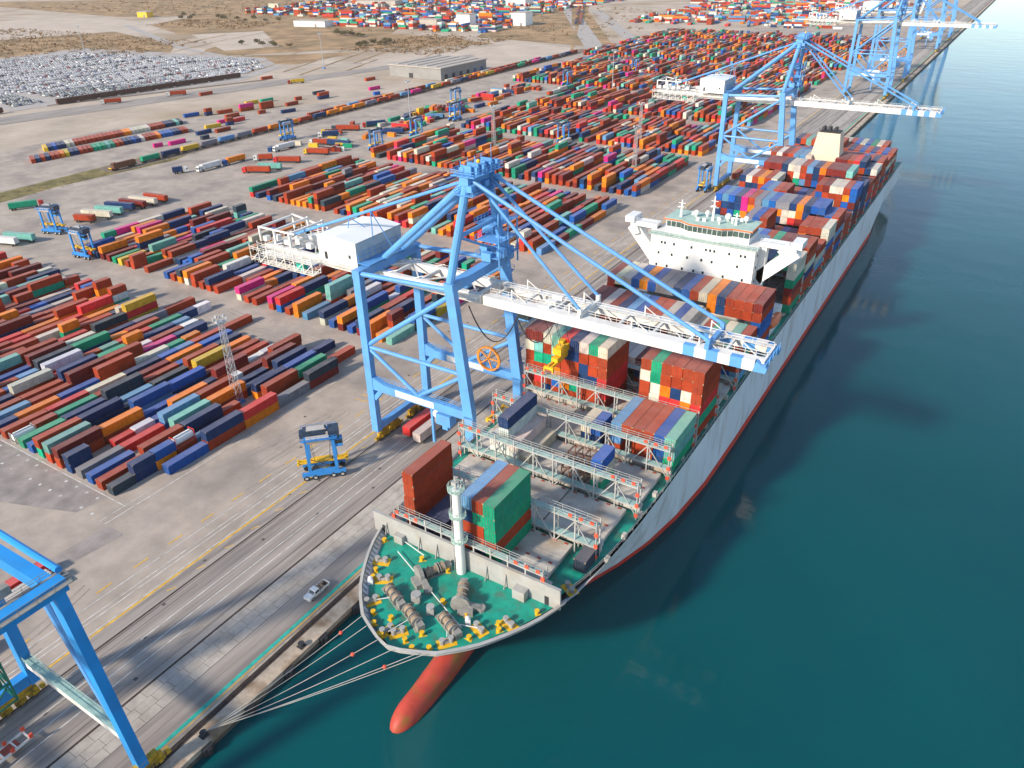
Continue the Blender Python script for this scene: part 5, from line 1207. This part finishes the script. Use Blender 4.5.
# ------------------------------------------------------------------ road trucks
TRK = {}
def truck(p, q, box, cab, label, cab_at='q'):
    """semi-trailer from p (tail) to q (nose)"""
    p, q = Vector((*p, 0)), Vector((*q, 0)); d = q - p; L = max(9.0, min(17.0, d.length)); mid = (p + q) / 2
    rz = math.atan2(d.y, d.x) - math.pi / 2
    t = thing('lorry' if cab else 'semi_trailer', (mid.x, mid.y, 0), label, 'lorry' if cab else 'trailer', 'lorries and trailers behind the yard', rz)
    h = L / 2; bl_ = L - (3.0 if cab else 0)
    g = MB(); g.box((0, -h + bl_ / 2, 2.65), (2.5, bl_ - .3, 2.7)); o = g.build('box_body', MT['box'], t); o.color = PAL[box][0] + (1,)
    g = MB(); g.box((0, -h + bl_ / 2, 1.1), (2.2, bl_ - .2, .35)); chs = g
    if cab:
        g = MB(); g.box((0, h - 1.2, 1.9), (2.4, 2.2, 2.4)); g.box((0, h - 1.5, 3.3), (2.2, 1.5, .5)); o = g.build('cab', MT['box'], t); o.color = PAL[cab][0] + (1,)
        g = MB(); g.box((0, h - .1, 2.3), (2.1, .08, .9)); g.box((0, h - .9, 2.3), (2.46, .8, .7)); g.build('windscreen', MT['glass'], o)
    g = chs
    for x in (-1, 1):
        for y in ([-h + 1.4, -h + 2.7] + ([h - 1.0, h - 3.6] if cab else [h - 2])): g.tube((x - .15, y, .5), (x + .15, y, .5), .5, 10)
    g.build('chassis', MT['tyre'], t)
T = truck
T((-424, 189.1), (-416, 203.0), 'G', 'E', 'green box lorry with red cab, alone near the grass verge')
T((-381, 157), (-366, 161.8), 'W', None, 'white semi-trailer at the left edge of the view')
T((-379, 163.5), (-364, 168.5), 'T', None, 'pale teal semi-trailer behind the white one at the left edge')
T((-376, 195.6), (-366, 199.6), 'R', None, 'short rust red trailer, nearest the carriers in the parked row')
T((-380, 202.1), (-364, 207.3), 'C', None, 'cream semi-trailer between the short red and the teal one')
T((-380, 209.3), (-365, 213.8), 'T', None, 'pale teal semi-trailer in the parked row beside the navy one')
T((-382, 216), (-366, 221), 'N', None, 'navy blue semi-trailer in the parked row beside the maroon one')
T((-380, 223), (-364, 226.1), 'M', None, 'maroon semi-trailer in the parked row beside the navy one')
T((-380, 228.6), (-363, 232), 'C', None, 'cream semi-trailer in the parked row beside the maroon one')
T((-378, 236), (-363, 238), 'R', None, 'rust red semi-trailer at the far end of the parked row')
T((-411, 277.4), (-406, 285), 'N', 'W', 'short navy lorry with white cab on the road by the crosswalk')
T((-400, 304), (-400, 285.8), 'W', 'W', 'long all-white lorry on the road beside the train')
T((-399, 321), (-399, 304.5), 'O', 'B', 'lorry with orange box and blue cab behind the long white lorry')
T((-360, 307), (-376, 299), 'R', 'E', 'rust red lorry with red cab turning at the corner of the third block')
T((-360, 315), (-373, 309), 'T', None, 'pale teal trailer behind the red lorry at the third block corner')
T((-397, 362), (-398, 343), 'W', 'W', 'white lorry in the truck lanes left of the navy ones')
T((-379, 377), (-393, 371), 'R', 'W', 'rust red lorry with white cab in the middle of the truck lanes')
T((-394, 400), (-403, 389), 'N', 'W', 'navy lorry behind the white-cab red lorry')
T((-364, 379), (-381, 375.5), 'N', None, 'navy trailer parked right of the truck lanes')
T((-361, 356), (-377, 350), 'R', 'Y', 'rust red lorry with yellow cab in the truck lanes')
T((-362, 333), (-378, 325), 'R', 'E', 'long rust red lorry with red cab just behind the third block')
T((-383, 329.5), (-392, 322), 'R', 'W', 'short rust red lorry with white cab next to the grey gate road')
T((-388, 443), (-398, 429), 'N', 'E', 'navy lorry with red cab near the tall carrier')
T((-387, 472), (-382, 454), 'N', 'W', 'navy lorry with white cab near the thin pole mast')
T((-362, 438), (-376, 436), 'E', None, 'bright red trailer beside the tall carrier')
T((-357, 426), (-373, 419), 'N', 'E', 'navy lorry with red cab beside the white container pile')
T((-362, 506), (-378, 504), 'B', 'E', 'blue lorry with red cab on the far side of the lanes')
T((-364, 481), (-376, 471), 'L', 'E', 'light blue lorry with red cab behind the orange boxes')
T((-392, 420), (-408, 412), 'R', None, 'rust red trailer at the rear of the truck lanes')

T((-655, 410), (-664, 396), 'R', 'W', 'rust red lorry on the road beside the brown train, leftmost of three')
T((-636, 462), (-646, 448), 'R', 'W', 'rust red lorry with white cab beside the brown train, middle of three')
T((-588, 560), (-596, 546), 'Y', 'R', 'yellow and red lorry at the end of the brown train')
# ------------------------------------------------------------------ trains
wg = thing('flat_wagon', (-450.3, 291, 0), 'flat railway wagon under a container in the long freight train', 'rail wagon', 'flat wagons of the freight train')
g = MB(); g.box((0, 0, 1.05), (2.6, 13.6, .3)); g.box((0, 0, .8), (1.2, 12, .4)); g.build('deck', MT['rust_dark'], wg)
for y in (-4.8, 4.8):
    g = MB(); g.box((0, y, .6), (2.0, 2.6, .4))
    for x in (-.75, .75):
        for d_ in (-.9, .9): g.tube((x - .07, y + d_, .45), (x + .07, y + d_, .45), .45, 8)
    g.build('bogie', MT['dark'], wg)
for t in range(2):
    for i in range(39 if t == 0 else 24):
        if t == 0 and i == 0: continue
        y = 291 + i * 14.9 + (150 if t else 0); c = copy_tree(wg); c.location = (-450.3 - 7 * t - (y - 290) * .004, y, 0)
MT['loco'] = mat('locomotive_brown', (0.16, 0.06, 0.03), 0.6, var=0.3, sc=0.6)
lo = thing('locomotive', (-449.5, 271.5, 0), 'brown and yellow locomotive at the front of the freight train', 'locomotive')
g = MB(); g.box((0, 0, 1.2), (2.8, 17.5, .5)); g.box((0, 2.2, 2.6), (2.2, 12, 2.4)); g.box((0, 2.2, 3.95), (1.6, 11, .3)); g.build('body', MT['loco'], lo)
g = MB(); g.box((0, -5.4, 2.9), (2.8, 2.8, 3.0)); cb = g.build('cab', MT['loco'], lo); g = MB(); g.box((0, -8.6, 1.6), (2.8, .3, 1.0)); g.build('buffer_beam', MT['yellow'], lo)
g = MB(); g.box((0, -6.83, 3.5), (2.2, .08, .8)); g.build('window', MT['glass'], cb)
g = MB()
for y in (-5.5, 5.5):
    for x in (-.75, .75):
        for d_ in (-1.5, 0, 1.5): g.tube((x - .07, y + d_, .5), (x + .07, y + d_, .5), .5, 8)
g.build('wheels', MT['dark'], lo)
MT['coach'] = mat('brown_wagon', (0.085, 0.04, 0.03), 0.8, var=0.25, sc=0.3)
w0 = thing('covered_wagon', (-697, 386, 0), 'dark brown covered car wagon in the long train beside the parked cars', 'rail wagon', 'brown car wagons')
g = MB(); g.box((0, 0, 2.5), (2.9, 17.2, 3.6)); g.box((0, 0, 4.35), (2.3, 17.0, .25)); g.box((0, 0, .6), (2.4, 15, .4)); g.build('body', MT['coach'], w0)
g = MB()
for y in (-5.5, 5.5):
    for x in (-.75, .75):
        for d_ in (-1, 1): g.tube((x - .07, y + d_, .45), (x + .07, y + d_, .45), .45, 8)
g.build('wheels', MT['dark'], w0); w0.rotation_euler[2] = R(-7.8)
for i in range(1, 10):
    c = copy_tree(w0); c.location = (-697 + i * 2.45, 386 + i * 17.9, 0)
for i in range(3):
    c = copy_tree(w0); c.location = (-704 - i * 2.45, 326 - i * 17.9, 0); c['label'] = 'dark brown covered car wagon standing apart at the left edge of the view'

# ------------------------------------------------------------------ parked cars
MT['car'] = paint_mat('car_paint', 'object'); MT['cars'] = paint_mat('car_paint_mass', 'mesh')
def car_mesh():
    g = MB(); g.box((0, 0, .62), (1.78, 4.4, .62))
    g.add([(-.85, -1.5, .92), (.85, -1.5, .92), (.85, 1.9, .92), (-.85, 1.9, .92), (-.7, -.7, 1.48), (.7, -.7, 1.48), (.7, 1.3, 1.48), (-.7, 1.3, 1.48)], [(0, 1, 5, 4), (1, 2, 6, 5), (2, 3, 7, 6), (3, 0, 4, 7)], 1)
    g.add([(-.7, -.7, 1.485), (.7, -.7, 1.485), (.7, 1.3, 1.485), (-.7, 1.3, 1.485)], [(0, 1, 2, 3)])
    for x in (-.8, .8):
        for y in (-1.35, 1.35): g.tube((x - .1, y, .32), (x + .1, y, .32), .32, 8, 2)
    return g.mesh('parked_car', [MT['car'], MT['glass'], MT['tyre']])
cm = car_mesh(); cr_ = random.Random(9)
CARC = [(0.82, 0.82, 0.82)] * 14 + [(0.5, 0.5, 0.52)] * 3 + [(0.05, 0.05, 0.06)] * 2 + [(0.25, 0.25, 0.28)] * 2 + [(0.06, 0.10, 0.25), (0.35, 0.04, 0.04)]
def inside(x, y, poly):
    r = False; j = len(poly) - 1
    for i in range(len(poly)):
        if (poly[i][1] > y) != (poly[j][1] > y) and x < (poly[j][0] - poly[i][0]) * (y - poly[i][1]) / (poly[j][1] - poly[i][1]) + poly[i][0]: r = not r
        j = i
    return r
lotp = [(-1060, 500), (-839, 396), (-716, 396), (-684, 539), (-700, 610), (-769, 660), (-899, 625), (-1060, 600)]; lot2 = [(-830, 395), (-760, 360), (-716, 352), (-716, 377), (-814, 393)]
spots = []
ang = R(-8); ca, sa = math.cos(ang), math.sin(ang)
for i in range(-30, 32):
    for j in range(-70, 70):
        u = i * 6.2 + (3.2 if (i // 2) % 2 else 0); v = j * 2.75
        x = -860 + u * ca * 1.0 - v * sa; y = 510 + u * sa + v * ca
        if (inside(x, y, lotp) or inside(x, y, lot2)) and cr_.random() < .9 and i % 6 != 5: spots.append((x, y))
spots.sort(key=lambda p: (Vector((p[0], p[1], 0)) - CAM).length)
spots = [p for p in spots if -5 < proj((p[0], p[1], 0))[0]]
cg = MB()
for n_, (x, y) in enumerate(spots):
    cc = cr_.choice(CARC)
    if n_ < 300:
        o = bpy.data.objects.new('parked_car', cm); col.objects.link(o); o.location = (x, y, 0); o.rotation_euler[2] = ang + R(90); o.color = cc + (1,)
        tag(o, 'new car parked in the packed car lot beyond the brown train', 'car', 'cars in the car lot')
    else:
        cg.box((x, y, .62), (4.4, 1.78, .7), rz=ang, c_=cc + (1,)); cg.box((x, y, 1.15), (2.2, 1.5, .55), rz=ang, c_=(.22, .23, .25, 1)); cg.box((x, y, 1.45), (1.8, 1.4, .06), rz=ang, c_=cc + (1,))
tag(cg.build('car_lot', MT['cars']), 'mass of parked cars filling the rest of the car lot', 'cars', kind='stuff')

# ------------------------------------------------------------------ warehouse and far buildings
MT['shed'] = mat('shed_grey', (0.27, 0.26, 0.25), 0.7, var=0.1, sc=0.1); MT['shed_roof'] = mat('shed_roof', (0.44, 0.39, 0.34), 0.8, var=0.08, sc=0.08)
MT['blue_door'] = mat('blue_door', (0.05, 0.10, 0.22), 0.6)
wh_ = thing('warehouse', (-505, 665, 0), 'long low grey warehouse with flat roof and dark doors beyond the train', 'warehouse', rz=R(-1))
g = MB(); g.box((0, 0, 5.4), (64, 76, 10.8)); g.build('wall', MT['shed'], wh_)
g = MB(); g.box((0, 0, 11.0), (66, 78, .8))
for k in range(5): g.box((-24 + k * 12, 0, 11.7), (1.2, 70, .7))
g.build('roof', MT['shed_roof'], wh_)
g = MB()
for k in range(6): g.box((32.05, -30 + k * 12, 2.6), (.2, 4.5, 4.4), m=0 if k < 4 else 1)
g.box((-5, -38.05, 2.6), (5, .2, 4.4)); g.build('door', [MT['dark'], MT['blue_door']], wh_)
fb = random.Random(17)
for i, (x, y, sx, sy, h, mt, lb) in enumerate([(-740, 1050, 22, 22, 20, 'house', 'white cube building before the distant terminal, nearest the road'), (-690, 1130, 24, 30, 18, 'house', 'white cube building before the distant terminal, right one'), (-800, 1040, 30, 18, 12, 'shed_roof', 'low pale building before the distant terminal'), (-1000, 990, 60, 24, 8, 'house', 'long low white shed near the bushes far away'), (-1450, 1000, 24, 16, 9, 'yellow', 'small yellow shed in the scrub, far left'), (-1150, 1330, 90, 30, 14, 'shed_roof', 'long pale hall amid the distant terminal'), (-860, 1400, 40, 40, 22, 'house', 'tall white hall amid the distant terminal')]):
    t = thing('far_building', (x, y, 0), lb, 'building', 'far buildings', R(9)); g = MB(); g.box((0, 0, h / 2), (sx, sy, h)); g.build('wall', MT[mt], t)
    g = MB(); g.box((0, 0, h + .3), (sx + 1, sy + 1, .6)); g.build('roof', MT['shed_roof'], t); g = MB(); g.box((sx * .2, -sy / 2 - .05, 2.2), (4, .2, 4.2)); g.build('door', MT['shed'], t)
# bushes and scrub
MT['leaf'] = mat('scrub_leaf', (0.10, 0.085, 0.035), 0.9, var=0.5, sc=0.25)
MT['leaf_brown'] = mat('scrub_brown', (0.22, 0.14, 0.075), 0.9, var=0.4, sc=0.1)
MT['bark'] = mat('bark', (0.10, 0.07, 0.05), 0.9)
def crown(r_, n, rad, h, seed_sq=.6):
    g = MB(); cl = [(r_.uniform(-1, 1) * rad * .6, r_.uniform(-1, 1) * rad * .6, h * r_.uniform(.45, .85), rad * r_.uniform(.35, .6)) for _ in range(6)]
    for i in range(n):
        cx_, cy_, cz_, cr = r_.choice(cl); d = Vector((r_.gauss(0, 1), r_.gauss(0, 1), r_.gauss(0, 1))).normalized() * cr * r_.uniform(.6, 1.05)
        p = Vector((cx_, cy_, cz_)) + Vector((d.x, d.y, d.z * seed_sq)); a = Vector((r_.gauss(0, 1), r_.gauss(0, 1), r_.gauss(0, 1))).normalized() * r_.uniform(.4, .8); b = a.orthogonal().normalized() * r_.uniform(.3, .6)
        g.add([p - a, p + b, p + a, p - b], [(0, 1, 2, 3)])
    return g
br = random.Random(77); bush0 = []
for k in range(3):
    t = thing('bush', (0, 0, 0), 'x', 'bush', 'bushes beside the distant road'); crown(br, 260, 5.5, 6.5).build('crown', MT['leaf'], t)
    g = MB(); g.tube((0, 0, 0), (0, 0, 3.4), .3, 6, r2=.12); g.bar((0, 0, 2), (1.6, .6, 4), .14); g.bar((0, 0, 1.8), (-1.4, -.8, 3.8), .14); g.build('trunk', MT['bark'], t); bush0.append(t)
bp = [(-733 + br.uniform(-12, 12), 800 + i * 7 + br.uniform(-6, 6)) for i in range(10)] + [(-866 + i * 9, 890 + br.uniform(-12, 12)) for i in range(7)] + [(-900 + i * 16, 760 + br.uniform(-10, 10)) for i in range(6)] + [(-1380 + i * 24, 1010 + br.uniform(-25, 25)) for i in range(12)]
for i, (x, y) in enumerate(bp):
    c = bush0[i] if i < 3 else copy_tree(bush0[i % 3]); c.location = (x, y, -.1); c.scale = (1, 1, br.uniform(.8, 1.4)); c.rotation_euler[2] = br.uniform(0, 6)
    c['label'] = 'dark green bush in the thicket left of the distant road bend' if i < 10 else 'dark bush in the row on the sandy ground far away' if i < 17 else 'lone dark bush on the edge of the pale sand' if i < 23 else 'dark bush on the scrubland at far left'
    c['group'] = ['bushes in the road bend thicket', 'bushes in the sandy row', 'bushes on the sand edge', 'bushes on the far scrubland'][0 if i < 10 else 1 if i < 17 else 2 if i < 23 else 3]
g = MB(); zones = [((-1500, 480), (-960, 760), 1500), ((-740, 770), (-600, 960), 500), ((-1300, 890), (-1080, 1010), 350), ((-2000, 1050), (-1200, 1500), 900), ((-950, 960), (-480, 1500), 500), ((-720, 400), (-640, 600), 60), ((-462, 150), (-440, 320), 260)]
for (a, b), (c_, d_), n in zones:
    for i in range(n):
        x, y = br.uniform(a, c_), br.uniform(b, d_); s = br.uniform(.4, 2.2) if n > 270 else br.uniform(.15, .4)
        if inside(x, y, lotp) or inside(x, y, lot2): continue
        for k in range(7):
            p = Vector((x + br.gauss(0, s), y + br.gauss(0, s), br.uniform(0, s * 1.1))); q = Vector((br.gauss(0, 1), br.gauss(0, 1), br.gauss(0, .8))) * s * .45; w_ = q.orthogonal().normalized() * s * .4
            g.add([p - q, p + w_, p + q, p - w_], [(0, 1, 2, 3)])
tag(g.build('scrub', MT['leaf_brown']), 'brown low scrub scattered over the waste ground behind the terminal', 'scrub', kind='stuff')
